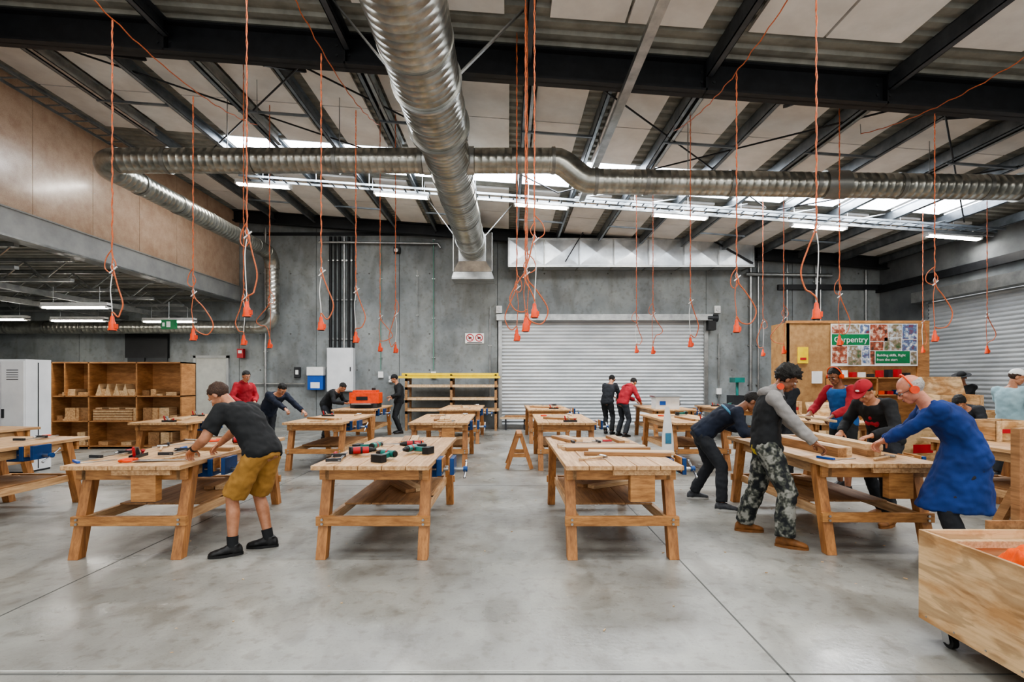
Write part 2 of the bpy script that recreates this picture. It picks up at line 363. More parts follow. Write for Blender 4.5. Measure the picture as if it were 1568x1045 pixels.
spiral(b,(-7.35,16.3,5.1),(-7.35,16.3,3.6),.2,collar=.9)
b.tube(arc((-7.75,16.3,3.62),(1,0,0),(0,0,-1),.4,0,90),.208,'duct_metal',n=30)
spiral(b,(-7.7,16.3,3.22),(LLX+.02,16.3,3.22),.2,collar=1.2)
for x in (-5,-3,3.2,7.5): 
    b.tube([(x,yy,5.2+.1),(x,yy,RZ(x))],.008,'steel',n=5)
b.obj('spiral_duct_branch')
b=MB(); n=7
for i in range(n):
    x0=.04+i*(7.7/n); x1=x0+7.7/n
    b.box(x0+.01,x1-.01,16.5,BY-.02,5.2,6.0 if i==n-1 else 6.02,'galv_bright'); b.box(x1-.02,x1+.02,16.46,BY-.02,5.17,6.05,'galv')
    c=V(((x0+x1)/2,16.46,5.6)); q=[V((x0+.02,16.497,5.22)),V((x1-.02,16.497,5.22)),V((x1-.02,16.497,6.0)),V((x0+.02,16.497,6.0))]
    b.add(q+[c],[(0,1,4),(1,2,4),(2,3,4),(3,0,4)],'galv_bright')
b.box(.0,.05,16.44,BY-.02,5.15,6.06,'galv'); b.box(.0,7.76,16.45,16.5,5.14,5.2,'galv'); b.box(0,7.76,16.45,16.5,6.0,6.05,'galv')
b.beam((6.2,16.43,6.1),(7.7,16.43,5.25),.03,.05,'black_steel'); b.beam((2.4,16.43,6.3),(1.8,16.43,5.3),.02,.03,'black_steel')
for x in (.4,2.4,4.4,6.4,7.4): b.tube([(x,16.6,6.0),(x,16.6,RZ(x))],.012,'iron',n=5)
b.obj('air_handling_duct')

# cable trays + strip lights
def ladder(b,p0,p1,w,m='purlin',h=.05):
    p0,p1=V(p0),V(p1); d=(p1-p0); L=d.length; d/=L; a=d.cross(Z3).normalized()
    for s_ in (-1,1): b.beam(p0+a*s_*w/2,p1+a*s_*w/2,.02,h,m)
    t=.15
    while t<L: b.beam(p0+d*t-a*w/2,p0+d*t+a*w/2,.035,.015,m); t+=.3
b=MB(); ladder(b,(-6.6,12.95,RZ(-6.6)-.3),(11.8,12.95,RZ(11.8)-.3),.3); ladder(b,(1.6,12.5,RZ(1.6)-.38),(11.8,12.5,RZ(11.8)-.38),.22)
ladder(b,(LX+.45,3,6.72),(LX+.45,12.7,6.72),.4); b.beam((-.9,12.7,6.0),(11.8,12.7,5.1),.04,.05,'galv')
x=-6
while x<11.5:
    for y in (12.79,13.11): b.tube([(x,y,RZ(x)-.33),(x,y,RZ(x))],.008,'steel',n=5)
    x+=1.3
for i in range(6): b.tube([(1.6+1.7*i,12.5,RZ(1.6+1.7*i)-.36),(2.5+1.7*i,12.9,RZ(2.5+1.7*i)-.05)],.02,'galv',n=5)
b.box(1.65,1.78,3,12.2,5.77,5.85,'galv'); 
for y in (4.5,7.6,9.8,12.0): b.tube([(1.71,y,5.8),(1.71,y,RZ(1.71))],.01,'steel',n=5)
b.obj('cable_tray')
def spot_area(name,loc,rot,sx,sy,p,c=(1,1,1),par=None):
    l=bpy.data.lights.new(name,'AREA'); l.shape='RECTANGLE'; l.size=sx; l.size_y=sy; l.energy=p; l.color=c; o=bpy.data.objects.new(name,l); o.location=loc; o.rotation_euler=[math.radians(a) for a in rot]; bpy.context.scene.collection.objects.link(o)
    if par: o.parent=par
def striplight(x,y,z,L,slope=0,hz=None,p=45):
    b=MB(); h=L/2
    def P(t,dy,dz): return (t,dy,dz-slope*t)
    b.beam(P(-h,0,.05),P(h,0,.05),.16,.06,'lamp_body'); b.beam(P(-h,0,.0),P(h,0,.0),.2,.02,'lamp_body')
    for dy in (-.05,.05): b.cyl(P(-h+.04,dy,-.03),P(h-.04,dy,-.03),.019,'tube_light',n=10)
    for t in (-h+.02,h-.02): b.beam(P(t-.02,0,-.02),P(t+.02,0,-.02),.17,.06,'lamp_body')
    for t in (-h*.7,h*.7): b.tube([P(t,0,.07),(t,0,(hz-z))],.006,'steel',n=5)
    o=b.obj('fluorescent_strip_light',(x,y,z)); spot_area('lamp',(0,0,-.07),(0,math.degrees(math.atan(slope)),0),L,.15,p,(1,.97,.92),o)
for i,px in enumerate((-6.27,-2.73,.85,4.4,7.95,11.4)): striplight(px,13.4,6.14-.075*px-.02,1.4,.075,RZ(px))
for i,px in enumerate((-6.27,-2.73,.85,4.4,7.95,11.4)): striplight(px,4.2,6.12-.075*px-.02,1.4,.075,RZ(px),70)  # added row, out of view, for top-down light on the front benches
for (x,y,z) in ((-9.75,11.8,3.25),(-11.9,14.5,3.25),(-9.85,15.2,3.3),(-10.3,9.0,3.2),(-13.6,12.4,3.25),(-13.8,14.2,3.25),(-12.6,9.2,3.2)): striplight(x,y,z,1.5,0,3.7,22)

# ------------------------------------------------------------ roller doors
b=MB(); pr=[]; z=.06
while z<3.5:
    pr+=[(0,z),(-.018,z+.02),(-.03,z+.05),(-.018,z+.08),(0,z+.1)]; z+=.115
pr.append((0,3.56)); vs=[];fs=[]
for (dy,zz) in pr: vs+= [(-.2,BY-.04+dy,zz),(6.45,BY-.04+dy,zz)]
for i in range(len(pr)-1): fs.append((2*i,2*i+1,2*i+3,2*i+2))
b.add(vs,fs,'roller'); b.box(-.2,6.45,BY-.1,BY+.02,0,.07,'galv'); b.box(-.32,-.2,BY-.14,BY,0,3.6,'galv'); b.box(6.45,6.57,BY-.14,BY,0,3.6,'galv')
b.box(-.38,6.66,BY-.3,BY-.0,3.52,3.72,'galv'); b.box(6.5,6.75,BY-.35,BY-.1,3.2,3.5,'black'); b.cyl((6.5,BY-.2,3.6),(6.85,BY-.2,3.6),.12,'iron'); b.obj('door_1')
b=MB(); vs=[];fs=[]; pr=[]; z=.06
while z<3.8:
    pr+=[(0,z),(-.018,z+.02),(-.03,z+.05),(-.018,z+.08),(0,z+.1)]; z+=.115
for (dx,zz) in pr: vs+=[(RX+.03+dx,15.3,zz),(RX+.03+dx,9.05,zz)]
for i in range(len(pr)-1): fs.append((2*i,2*i+1,2*i+3,2*i+2))
b.add(vs,fs,'roller'); b.box(RX-.35,RX-.0,8.9,15.5,3.85,4.15,'galv'); b.box(RX-.08,RX,15.3,15.42,0,3.9,'galv'); b.box(RX-.08,RX,8.95,9.08,0,3.9,'galv'); b.box(RX-.03,RX+.05,9.0,15.3,0,.07,'galv'); b.obj('door_2')
b=MB(); b.box(-10.3,-9.3,BY-.05,BY-.0,0,2.3,'door_grey'); b.box(-10.38,-10.3,BY-.08,BY,0,2.38,'band_conc'); b.box(-9.3,-9.22,BY-.08,BY,0,2.38,'band_conc'); b.box(-10.38,-9.22,BY-.08,BY,2.3,2.38,'band_conc')
b.cyl((-9.42,BY-.12,1.02),(-9.42,BY-.05,1.02),.02,'steel'); b.beam((-9.42,BY-.12,1.02),(-9.55,BY-.12,1.02),.02,.02,'steel'); b.obj('door_3')
b=MB(); b.box(-12.6,-11.2,BY-.12,BY-.01,2.3,3.1,'black'); b.box(-12.5,-11.95,BY-.14,BY-.11,.0,2.3,'iron'); b.box(-11.9,-11.2,BY-.14,BY-.11,0,2.3,'iron'); b.obj('door_4')

# wall services
b=MB()
for i in range(6): 
    x=-5.85+.15*i; b.cyl((x,BY-.08,2.64),(x,BY-.08,6.3),.035 if i%2 else .045,'black' if i!=3 else 'galv',n=10)
for z in (2.9,4.2,5.5): b.box(-5.95,-5.02,BY-.05,BY-.01,z,z+.05,'galv')
b.obj('conduit_bundle')
b=MB()
for (x,z0,z1,r,m) in ((-4.2,1.9,6.2,.015,'greenpipe'),(-2.46,1.9,6.2,.018,'greenpipe'),(-3.0,3.3,5.2,.012,'galv'),(8.0,1.0,6.0,.05,'galv'),(8.25,1.0,6.0,.03,'galv'),(9.2,.8,5.7,.03,'galv'),(10.15,.5,5.7,.045,'galv'),(10.3,.5,5.7,.03,'galv'),(11.8,.5,5.2,.03,'galv'),(-8.0,.8,6.6,.04,'galv'),(-.6,1.0,4.0,.02,'galv'),(6.95,.6,3.1,.02,'galv')):
    b.cyl((x,BY-.07,z0),(x,BY-.07,z1),r,m,n=10)
    z=z0+.4
    while z<z1: b.box(x-r-.03,x+r+.03,BY-.06,BY-.005,z,z+.03,'galv'); z+=1.3
b.tube([(-6.2,BY-.18,6.1),(-2.3,BY-.18,6.05),(-2.2,BY-.18,5.9)],.04,'galv',n=10); b.tube([(7.8,BY-.17,5.05),(10.6,BY-.17,5.0)],.06,'galv',n=10)
b.tube([(-8.6,BY-.08,1.45),(-6.7,BY-.08,1.45)],.025,'galv',n=8)
for (x,z) in ((-4.2,1.75),(-2.46,1.75),(-3.85,1.6),(6.95,1.2)): b.box(x-.08,x+.08,BY-.09,BY-.005,z-.1,z+.1,'white')
b.obj('wall_conduits')
b=MB(); b.box(-5.9,-5.05,BY-.3,BY-.01,1.2,2.62,'locker'); b.box(-5.87,-5.08,BY-.325,BY-.3,1.23,2.59,'locker'); b.box(-5.14,-5.11,BY-.35,BY-.32,1.85,2.0,'black'); b.obj('electrical_cabinet',bevel=.01)
b=MB(); b.box(-6.55,-6.05,BY-.25,BY-.01,1.25,1.72,'blue'); b.box(-6.57,-6.03,BY-.28,BY-.01,1.72,2.0,'white'); b.box(-6.45,-6.15,BY-.26,BY-.24,1.3,1.5,'white'); b.obj('paper_towel_dispenser',bevel=.02)
b=MB(); b.box(-7.05,-6.85,BY-.1,BY-.01,1.65,2.0,'iron'); b.box(-7.0,-6.9,BY-.12,BY-.1,1.75,1.9,'white'); b.obj('wall_intercom',bevel=.01)
for x in (-.3,6.9): 
    b=MB(); b.box(x-.1,x+.1,BY-.1,BY-.01,3.78,4.02,'white'); b.cyl((x,BY-.14,3.9),(x,BY-.1,3.9),.06,'lamp_body'); b.obj('wall_sensor',bevel=.01)
b=MB(); b.box(-1.42,-.8,BY-.03,BY-.005,2.78,3.12,'white')
for cx in (-1.26,-.96):
    vs=[];fs=[];n=28
    for k in range(n):
        a=2*math.pi*k/n
        for r in (.1,.13): vs.append((cx+r*math.cos(a),BY-.035,2.97+r*math.sin(a)))
    for k in range(n): fs.append((2*k,2*k+1,(2*k+3)%(2*n),(2*k+2)%(2*n)))
    b.add(vs,fs,'red'); b.beam((cx-.08,BY-.036,3.05),(cx+.08,BY-.036,2.89),.004,.025,'red'); b.box(cx-.05,cx+.05,BY-.033,BY-.031,2.93,3.0,'black')
b.box(-1.36,-.86,BY-.034,BY-.03,2.8,2.825,'black'); b.obj('prohibition_sign')
b=MB(); b.box(-8.7,-8.3,14.0,14.05,2.95,3.2,'green'); b.box(-8.55,-8.45,13.99,14.0,3.0,3.15,'white'); b.box(-8.66,-8.6,13.99,14.0,3.02,3.12,'white'); b.tube([(-8.5,14.02,3.2),(-8.5,14.02,3.68)],.01,'steel',n=5); b.obj('exit_sign',(-.6,0,0))
b=MB(); b.box(-8.9,-8.7,BY-.15,BY-.01,2.3,2.6,'red'); b.box(-8.86,-8.74,BY-.16,BY-.15,2.45,2.55,'white'); b.obj('fire_alarm_panel')
b=MB(); b.box(-3.75,-3.55,BY-.2,BY-.01,5.75,5.95,'black'); b.cyl((-3.65,BY-.3,5.8),(-3.65,BY-.15,5.85),.06,'lamp_body'); b.obj('security_camera')

# ------------------------------------------------------------ work benches
def bench_mesh(name,block,vy=.55):
    b=MB(); w=1.05; L=2.25
    for i in range(5):
        x=-w/2+i*w/5; b.box(x+.003,x+w/5-.003,0,L,.81,.85,'pine_top')
    b.box(-w/2+.03,w/2-.03,.14,.18,.7,.81,'pine_rail'); b.box(-w/2+.03,w/2-.03,L-.18,L-.14,.7,.81,'pine_rail')
    for sx in (-1,1):
        x=sx*(w/2-.1); b.box(x-.02,x+.02,.14,L-.14,.7,.81,'pine_top')
        for (yt,yb) in ((.3,.1),(L-.3,L-.1)):
            hx=.045; hy=.048; vs=[]
            for (yy,zz) in ((yb,0),(yt,.81)):
                vs+=[(x-hx+sx*.03,yy-hy,zz),(x+hx+sx*.03,yy-hy,zz),(x+hx+sx*.03,yy+hy,zz),(x-hx+sx*.03,yy+hy,zz)]
            b.add(vs,[(3,2,1,0),(4,5,6,7),(0,1,5,4),(1,2,6,5),(2,3,7,6),(3,0,4,7)],'pine_leg')
        b.box(x-sx*.02-.022,x-sx*.02+.022,.14,L-.14,.29,.375,'pine_top')
    b.box(-w/2+.01,w/2-.01,.1,.145,.29,.375,'pine_rail'); b.box(-w/2+.01,w/2-.01,L-.145,L-.1,.29,.375,'pine_rail')
    for i in range(3): b.box(-w/2+.13+i*.265,-w/2+.39+i*.265,.55,L-.35,.376,.394,'plank_dark')
    b.box(-w/2+.1,w/2-.1,.9,.96,.3,.375,'pine_rail')
    for sx in (-1,1):
        for z in (.31,.35): b.cyl((sx*(w/2-.07),.085,z),(sx*(w/2-.07),.1,z),.012,'steel',n=8)
    if block: b.box(.06,.28,.05,.14,.52,.81,'pine_rail'); b.box(-.1,.42,.03,.06,.76,.808,'pine_top')
    x=w/2; y=vy
    b.box(x,x+.05,y-.12,y+.12,.68,.84,'vise_blue'); b.box(x+.13,x+.17,y-.12,y+.12,.69,.85,'vise_blue'); b.box(x-.2,x,y-.06,y+.06,.66,.79,'vise_blue')
    b.cyl((x-.1,y,.73),(x+.25,y,.73),.018,'steel',n=10)
    for s_ in (-.07,.07): b.cyl((x-.05,y+s_,.74),(x+.15,y+s_,.74),.012,'steel',n=8)
    b.cyl((x+.25,y,.73),(x+.29,y,.73),.028,'vise_blue',n=12); b.cyl((x+.27,y-.11,.67),(x+.27,y+.11,.79),.009,'steel',n=8)
    for s_ in (-.11,.11): b.ell((x+.27,y+s_,.73+s_*.55),(.015,.015,.015),'steel',nu=8,nv=6)
    b.box(x+.115,x+.13,y-.11,y+.11,.72,.86,'pine_rail'); b.box(x+.05,x+.062,y-.11,y+.11,.72,.85,'pine_rail')
    return b.mesh(name)
BM=[bench_mesh('bench_a',False),bench_mesh('bench_b',True),bench_mesh('bench_c',False,1.35)]
cols=[-6.1,-3.42,-1.22,1.03,3.42,5.95]
def bench(x,y,k,rz=0): return MB().obj('workbench',(x,y,0),rz,bevel=.005,me=BM[k])
for ri,y0 in enumerate((4.6,9.1,12.9)):
    for ci,x in enumerate(cols):
        yy=y0+(.12 if (ri==0 and ci==4) else 0); xx=x; kk=1 if (ri==0 and ci in(1,3,4)) or (ri==1 and ci==2) else 0
        if ri==2 and ci==4: xx=4.15
        if ri==2 and ci==1: xx=-3.85
        if ri==2 and ci==0: continue
        if ri==0 and ci==0: yy=4.72; kk=2
        bench(xx,yy,kk,rz=(0,1.5,-1,1,-1,2)[(ci+ri)%6]*.5)
bench(8.9,8.6,0); bench(-8.3,6.2,0,-8); bench(8.5,5.0,0,3)

# --- things on benches
def planks(x,y,z,n,L,rz=0,w=.09,t=.035,mat='plank',name='timber_planks',layers=1,jit=.05):
    b=MB(); wd=n*(w+.008)
    for l in range(layers):
        for i in range(n):
            o=random.uniform(-jit,jit); M=Matrix.Rotation(random.uniform(-.01,.01),4,'Z')
            b.box(-wd/2+i*(w+.008),-wd/2+i*(w+.008)+w,-L/2+o,L/2+o,l*t,l*t+t-.002,mat if (i+l)%4 else 'plank_dark',M)
    b.obj(name,(x,y,z),rz,bevel=.002)
def drill(x,y,z,rz,c='green_tool'):
    b=MB()
    b.cyl((-.09,0,.055),(.06,0,.055),.034,c,n=16); b.cyl((-.105,0,.055),(-.09,0,.055),.028,'black',n=16); b.cyl((.06,0,.055),(.1,0,.055),.03,'black',r1=.024,n=16); b.cyl((.1,0,.055),(.135,0,.055),.022,'black',r1=.014,n=14); b.cyl((.135,0,.055),(.2,0,.055),.004,'steel',n=6)
    b.beam((-.03,0,.05),(-.06,.15,.04),.04,.045,c); b.beam((0,.035,.05),(-.005,.06,.05),.015,.02,'black'); b.box(-.12,.01,.14,.21,.0,.07,'black'); b.cyl((-.02,0,.055),(.0,0,.055),.036,'red' if c!='red' else 'black',n=16)
    b.obj('cordless_drill',(x,y,z),rz,bevel=.003)
def plane_tool(x,y,z,rz):
    b=MB(); b.box(-.12,.12,-.03,.03,0,.012,'iron'); b.box(-.12,.12,-.032,-.027,0,.03,'iron'); b.box(-.12,.12,.027,.032,0,.03,'iron'); b.beam((0,0,.01),(-.05,0,.1),.045,.012,'steel'); b.cap((-.08,0,.02),(-.1,0,.1),.014,.012,'red'); b.cyl((.08,0,.01),(.08,0,.04),.008,'red'); b.ell((.08,0,.05),(.018,.018,.016),'red'); b.obj('hand_plane',(x,y,z),rz)
def hammer(x,y,z,rz):
    b=MB(); b.cap((-.15,0,.015),(.12,0,.02),.014,.011,'plank'); b.cyl((.13,-.05,.022),(.13,.045,.022),.015,'steel',n=12); b.beam((.13,.04,.022),(.14,.09,.015),.02,.012,'steel'); b.obj('claw_hammer',(x,y,z),rz)
def saw(x,y,z,rz):
    b=MB(); vs=[(0,.06,.0),(.45,.02,.0),(.45,-.02,.0),(0,-.05,.0)]; vs=[(a,c,.01) for a,c,_ in vs]+[(a,c,.013) for a,c,_ in vs]
    b.add(vs,[(0,3,2,1),(4,5,6,7),(0,1,5,4),(1,2,6,5),(2,3,7,6),(3,0,4,7)],'steel'); b.tube([(0,.05,.015),(-.06,.07,.015),(-.11,.04,.015),(-.1,-.04,.015),(-.03,-.06,.015),(0,-.03,.015)],.014,'orange',n=8); b.obj('hand_saw',(x,y,z),rz)
def square(x,y,z,rz):
    b=MB(); b.box(0,.3,0,.03,0,.004,'steel'); b.box(0,.025,0,.18,0,.02,'blue'); b.obj('try_square',(x,y,z),rz)
def clamp(x,y,z,rz,c='orange'):
    b=MB(); b.box(-.25,.25,-.012,.012,.02,.028,'steel'); b.box(-.25,-.225,-.015,.12,.012,.04,'iron'); b.box(.05,.08,-.018,.12,.01,.042,'iron'); b.cyl((.0,.1,.026),(.13,.1,.026),.007,'steel',n=8); b.cyl((.13,.1,.026),(.24,.1,.026),.016,c,n=10); b.obj('bar_clamp',(x,y,z),rz)
def drape(name,x,y,z,w,d,h,m,seed=0,rz=0):
    # crumpled fabric: folded sheet with sharp ridged creases, closed underneath
    nx,ny=56,44; vs=[];fs=[]; vl=[]
    for j in range(ny+1):
        for i in range(nx+1):
            u=i/nx*2-1; v=j/ny*2-1; p=V((u*w*3.2/.6+seed,v*d*3.2/.6,seed))
            rg=(1-abs(noise.noise(p*1.3))*2.6)*.6+(1-abs(noise.noise(p*2.9+V((5,1,2))))*2.4)*.28
            ed=max(0,1-max(abs(u),abs(v))**4); r2=max(0,1-(u*u+v*v)*.55)
            wob=1+.22*noise.noise(V((u*1.5,v*1.5,seed+9)))
            vs.append((u*w*wob,v*d*wob,max(.006,(h*r2*(.35+.65*max(0,rg)))*ed+.006)))
    for j in range(ny):
        for i in range(nx): a=j*(nx+1)+i; fs.append((a,a+1,a+nx+2,a+nx+1))
    b=MB(); b.add(vs,fs,m,True); bot=[(q[0],q[1],0) for q in vs]; b.add(bot,[f[::-1] for f in fs],m,True); b.obj(name,(x,y,z),rz)
T=.852
drill(-1.15,4.98,T,150,'green_tool'); drill(-1.45,5.2,T,20,'red'); drill(-1.0,5.35,T,250,'green_tool'); drill(-1.42,5.6,T,80,'green_tool'); drill(-1.05,5.72,T,200,'red'); clamp(-1.2,5.98,T,15); planks(-1.2,6.45,T,2,.6,8); clamp(-1.58,5.0,T,100,'red')
planks(1.2,5.3,T,3,.85,84,w=.07); planks(1.02,5.75,T,5,.9,92,w=.07); planks(.75,6.5,T,2,.5,20); planks(1.35,6.5,T,2,.6,5,w=.06); hammer(.8,4.95,T,30); clamp(1.0,6.1,T,5,'red')
saw(-3.45,4.82,T,8); hammer(-3.15,5.05,T,60); plane_tool(-3.62,5.12,T,100); square(-3.88,4.7,T,50); planks(-3.2,5.68,T,3,.5,78,w=.06); drill(-3.1,6.1,T,20,'red'); hammer(-3.75,5.65,T,120); saw(-3.6,6.4,T,165); clamp(-3.62,6.0,T,30); drape('safety_vest',-3.15,6.5,T,.16,.12,.07,'cloth_orange',3); clamp(-3.35,5.4,T,95,'blue'); clamp(-3.83,5.2,T,80,'red')
planks(3.28,5.9,T,2,1.5,3,w=.09,t=.09); planks(3.64,5.8,T,2,1.3,-3,w=.07,t=.06,layers=2); planks(3.45,6.83,T,2,.7,88,w=.06); square(3.05,4.9,T,20); hammer(3.55,4.95,T,30)
for (x,y) in ((-1.2,9.8),(-1.2,13.7),(1.0,9.8),(1.05,13.7),(-3.45,9.8),(3.4,9.8),(5.95,9.8),(5.95,13.6),(5.9,5.4),(-6.1,9.8),(-6.2,5.5),(8.9,9.3),(8.5,5.7)):
    rz=random.choice((5,12,85,95,60)); planks(x+random.uniform(-.05,.05),y+.1,T,random.choice((2,3,4)),random.uniform(.6,.8) if rz>50 else random.uniform(.75,.9),rz,w=random.choice((.06,.09,.1)))
    if (x,y) in ((8.9,9.3),(8.5,5.7),(5.9,5.4),(5.95,9.8)): continue
    random.choice((saw,hammer,plane_tool))(x-.22,y+.85,T,random.uniform(-10,20)); random.choice((clamp,hammer,drill))(x+.3,y+1.1,T,random.uniform(80,100))
    random.choice((plane_tool,hammer))(x+.1,y-.55,T,random.uniform(-10,10))
for (x,y) in ((-1.2,5.9),(1.05,6.0),(-3.3,6.0),(3.4,6.2),(-1.2,10.5),(1.1,10.4)):
    planks(x+.05,y,.396,2,.55,random.uniform(-60,60),w=.11,t=.04,name='timber_offcuts')
# ------------------------------------------------------------ pendant power cords
def cord(x,y,ztop,zp,side=1,knot=.55,bul=.14,yoff=0):
    b=MB(); zk=zp+knot; pts=[]; n=40
    b.tube([(.008*math.sin(i*1.9),.005*math.cos(i*1.9),ztop+(zk-ztop)*i/n) for i in range(n+1)],.0058,'orange_cord',n=6)
    b.tube([(-.008*math.sin(i*1.9),-.005*math.cos(i*1.9),ztop+(zk+.05-ztop)*i/n) for i in range(n+1)],.0035,'orange_cord',n=5)
    def spl(c,m,r):
        q=[]
        for i in range(len(c)-1):
            p0,p1,p2,p3=[V(c[max(0,min(len(c)-1,i+k))]) for k in (-1,0,1,2)]
            for j in range(5):
                t=j/5; q.append(.5*((2*p1)+(-p0+p2)*t+(2*p0-5*p1+4*p2-p3)*t*t+(-p0+3*p1-3*p2+p3)*t**3))
        q.append(V(c[-1])); b.tube(q,r,m,n=7)
    lo=random.uniform(-.12,.08)
    spl([(0,0,zk+.12),(side*.03,0,zk),(side*bul*.6,.02,zk-.12),(side*bul*1.15,.03,zk-.3+lo*.4),(side*bul*.85,.02,max(zp+.02,zk-.42+lo)),(side*.06,0,max(zp+.06,zk-.46+lo)) ,(0,0,zp+.14),(0,0,zp+.05)],'orange_cord',.0078)
    spl([(0,0,zk+.02),(-side*.02,0,zk-.15),(-side*.005,0,zp+.22),(0,0,zp+.1)],'orange_cord' if bul>.14 else 'white',.005)
    # slack loop where the lead is tied to its hook
    if random.random()<.6:
        zc=zk+random.uniform(.05,.3); a=random.uniform(.04,.09); spl([(0,0,zc+.12),(-side*a,.02,zc+.03),(-side*a*1.2,.02,zc-.08),(-side*.02,.01,zc-.13),(side*a*.5,0,zc-.05),(0,0,zc+.04)],'orange_cord',.006)
    b.tube([(0,0,zk+.14),(.02,0,zk+.1),(0,0,zk+.04),(-.02,0,zk+.1),(0,0,zk+.14)],.006,'steel',n=5)
    b.beam((-.03,0,zk+.03),(.05,0,zk+.1),.012,.012,'white')
    pr=[(zp+.1,.012),(zp+.085,.02),(zp+.04,.024),(zp+.03,.034),(zp-.03,.037),(zp-.05,.045),(zp-.06,.045)]
    b.loft([b.ring(V((0,0,z)),X3,Y3,r,r*.85,16) for z,r in pr],'orange'); b.cyl((0,0,zp-.066),(0,0,zp-.058),.032,'black',n=14); b.box(.02,.05,-.02,.02,zp-.04,zp+.01,'orange')
    b.obj('pendant_power_cord',(x,y,0))
C=[(-4.28,5.65,5.5,2.2,1),(-2.7,5.4,0,2.32,1),(-4.28,7.1,5.46,2.2,1),(-2.2,6.15,5.45,2.25,1),(-2.2,7.55,5.5,2.2,1),(-4.45,9.75,0,2.25,-1),(-4.1,8.1,0,2.2,-1),(-2.45,10.0,0,2.2,1),(-2.1,9.75,0,2.16,-1),
(.29,5.75,0,2.35,-1),(.12,7.2,0,2.2,-1),(.24,6.6,0,2.35,-1),(.2,6.0,0,2.22,1),(2.85,11.6,0,2.25,1),(3.05,11.0,0,2.2,1),(3.0,8.6,0,2.2,1),(2.82,6.45,5.4,2.25,1),(5.9,12.1,0,2.2,-1),(5.75,10.9,0,2.2,-1),(2.95,5.0,0,2.25,-1),(5.2,8.2,0,2.2,1),(6.0,7.35,5.35,2.2,1),(10.0,12.6,0,2.3,1),(9.9,10.8,0,2.2,1)]
for (x,y,zt,zp,s_) in C: cord(x,y,zt or RZ(x)-.02,zp,s_,knot=random.uniform(.5,.75),bul=random.uniform(.07,.24))
b=MB()
for (x,zl) in ((-4.28,5.48),(-2.2,5.48),(2.82,5.38),(6.0,5.33)):
    pts=[]
    for i in range(61):
        y=2.6+6.3*i/60; z=zl+.035*(y-5.7)+ .10*((y-6.5)**2)*(.5 if y<6.5 else .6)
        pts.append((x+.008*math.sin(i*1.7),y,min(z,RZ(x)-.02)+.008*math.cos(i*1.9)))
    b.tube(pts,.007,'orange_cord',n=6)
    for q in (pts[0],pts[-1]): b.tube([q,(x,q[1],RZ(x)-.02)],.006,'steel',n=5)
b.obj('catenary_cable')

# ------------------------------------------------------------ furniture along walls
b=MB(); x0,x1,y0,y1=-10.5,-7.5,12.0,12.55
for x in (x0,x0+.85,x0+1.95,x1-.03): b.box(x,x+.03,y0,y1,0,2.0,'cab_ply')
b.box(x0,x1,y0,y1,1.97,2.0,'cab_ply'); b.box(x0,x1,y1-.02,y1,0,2.0,'cab_ply')
for z in (.05,.62,1.2): b.box(x0,x1,y0,y1,z,z+.025,'cab_ply')
b.box(x0+.3,x0+.33,y0,y1,1.2,1.97,'cab_ply')
for i in range(70):
    x=random.choice([x0+.05+random.random()*.55,x0+.92+random.random()*.75,x0+2.0+random.random()*.7]); z=random.choice((.645,1.226,.075)); k=random.random()
    L=random.uniform(.12,.28); h=random.choice((.04,.08,.12,.3 if z<1 else .15))
    b.box(x,x+L,y0+.04+k*.1,y0+.4,z,z+h,random.choice(('plank','plank_dark','plank','pine_top')))
for i in range(9): b.box(x0+.95,x0+1.85,y0+.02,y0+.4,.645+i*.03,.67+i*.03,'plank' if i%2 else 'plank_dark')
for i in range(4): 
    b.add([(x0+1.0+i*.2,y0+.03,1.226),(x0+1.16+i*.2,y0+.03,1.226),(x0+1.08+i*.2,y0+.03,1.5),(x0+1.0+i*.2,y0+.3,1.226),(x0+1.16+i*.2,y0+.3,1.226),(x0+1.08+i*.2,y0+.3,1.5)],[(0,1,2),(3,5,4),(0,2,5,3),(1,4,5,2)],'plank')
b.obj('plywood_shelving_unit')
b=MB(); xa=-9.02; xb=-8.22
b.box(xa,xb,8.9,9.4,0.03,1.95,'locker'); b.box(xa+.01,xa+.39,8.875,8.9,.08,1.92,'locker'); b.box(xa+.41,xb-.01,8.875,8.9,.08,1.92,'locker')
for i in range(5): b.box(xa+.09,xa+.29,8.868,8.876,1.6+i*.04,1.61+i*.04,'iron'); b.box(xa+.5,xa+.7,8.868,8.876,1.6+i*.04,1.61+i*.04,'iron')
b.box(xa+.43,xa+.46,8.85,8.876,.95,1.1,'iron'); b.box(xb,xb+.004,9.13,9.15,.05,1.9,'iron'); b.box(xa,xb,8.92,9.38,0,.03,'iron'); b.obj('metal_locker',bevel=.006)
b=MB()
for x in (-3.2,-1.8,-.42):
    b.box(x,x+.07,16.2,16.27,0,1.75,'plank_dark'); b.box(x,x+.07,16.9,16.97,0,1.75,'plank_dark')
    for z in (.6,.95,1.35,1.62): b.box(x,x+.07,16.2,16.97,z-.08,z,'plank_dark')
for (z,m,n) in ((.6,'plank',4),(.95,'plank',4),(1.35,'white',4)):
    for i in range(n): b.box(-3.3+random.uniform(0,.15),-.35+random.uniform(-.1,.1),16.22+i*.18,16.38+i*.18,z,z+random.choice((.04,.08)),m if i%2 else 'plank')
b.box(-3.4,-.25,16.18,16.6,1.63,1.7,'yellow'); b.box(-3.3,-.3,16.2,16.55,1.71,1.79,'yellow'); b.box(-3.3,-.5,16.6,16.9,1.63,1.72,'plank_dark'); b.obj('timber_rack')
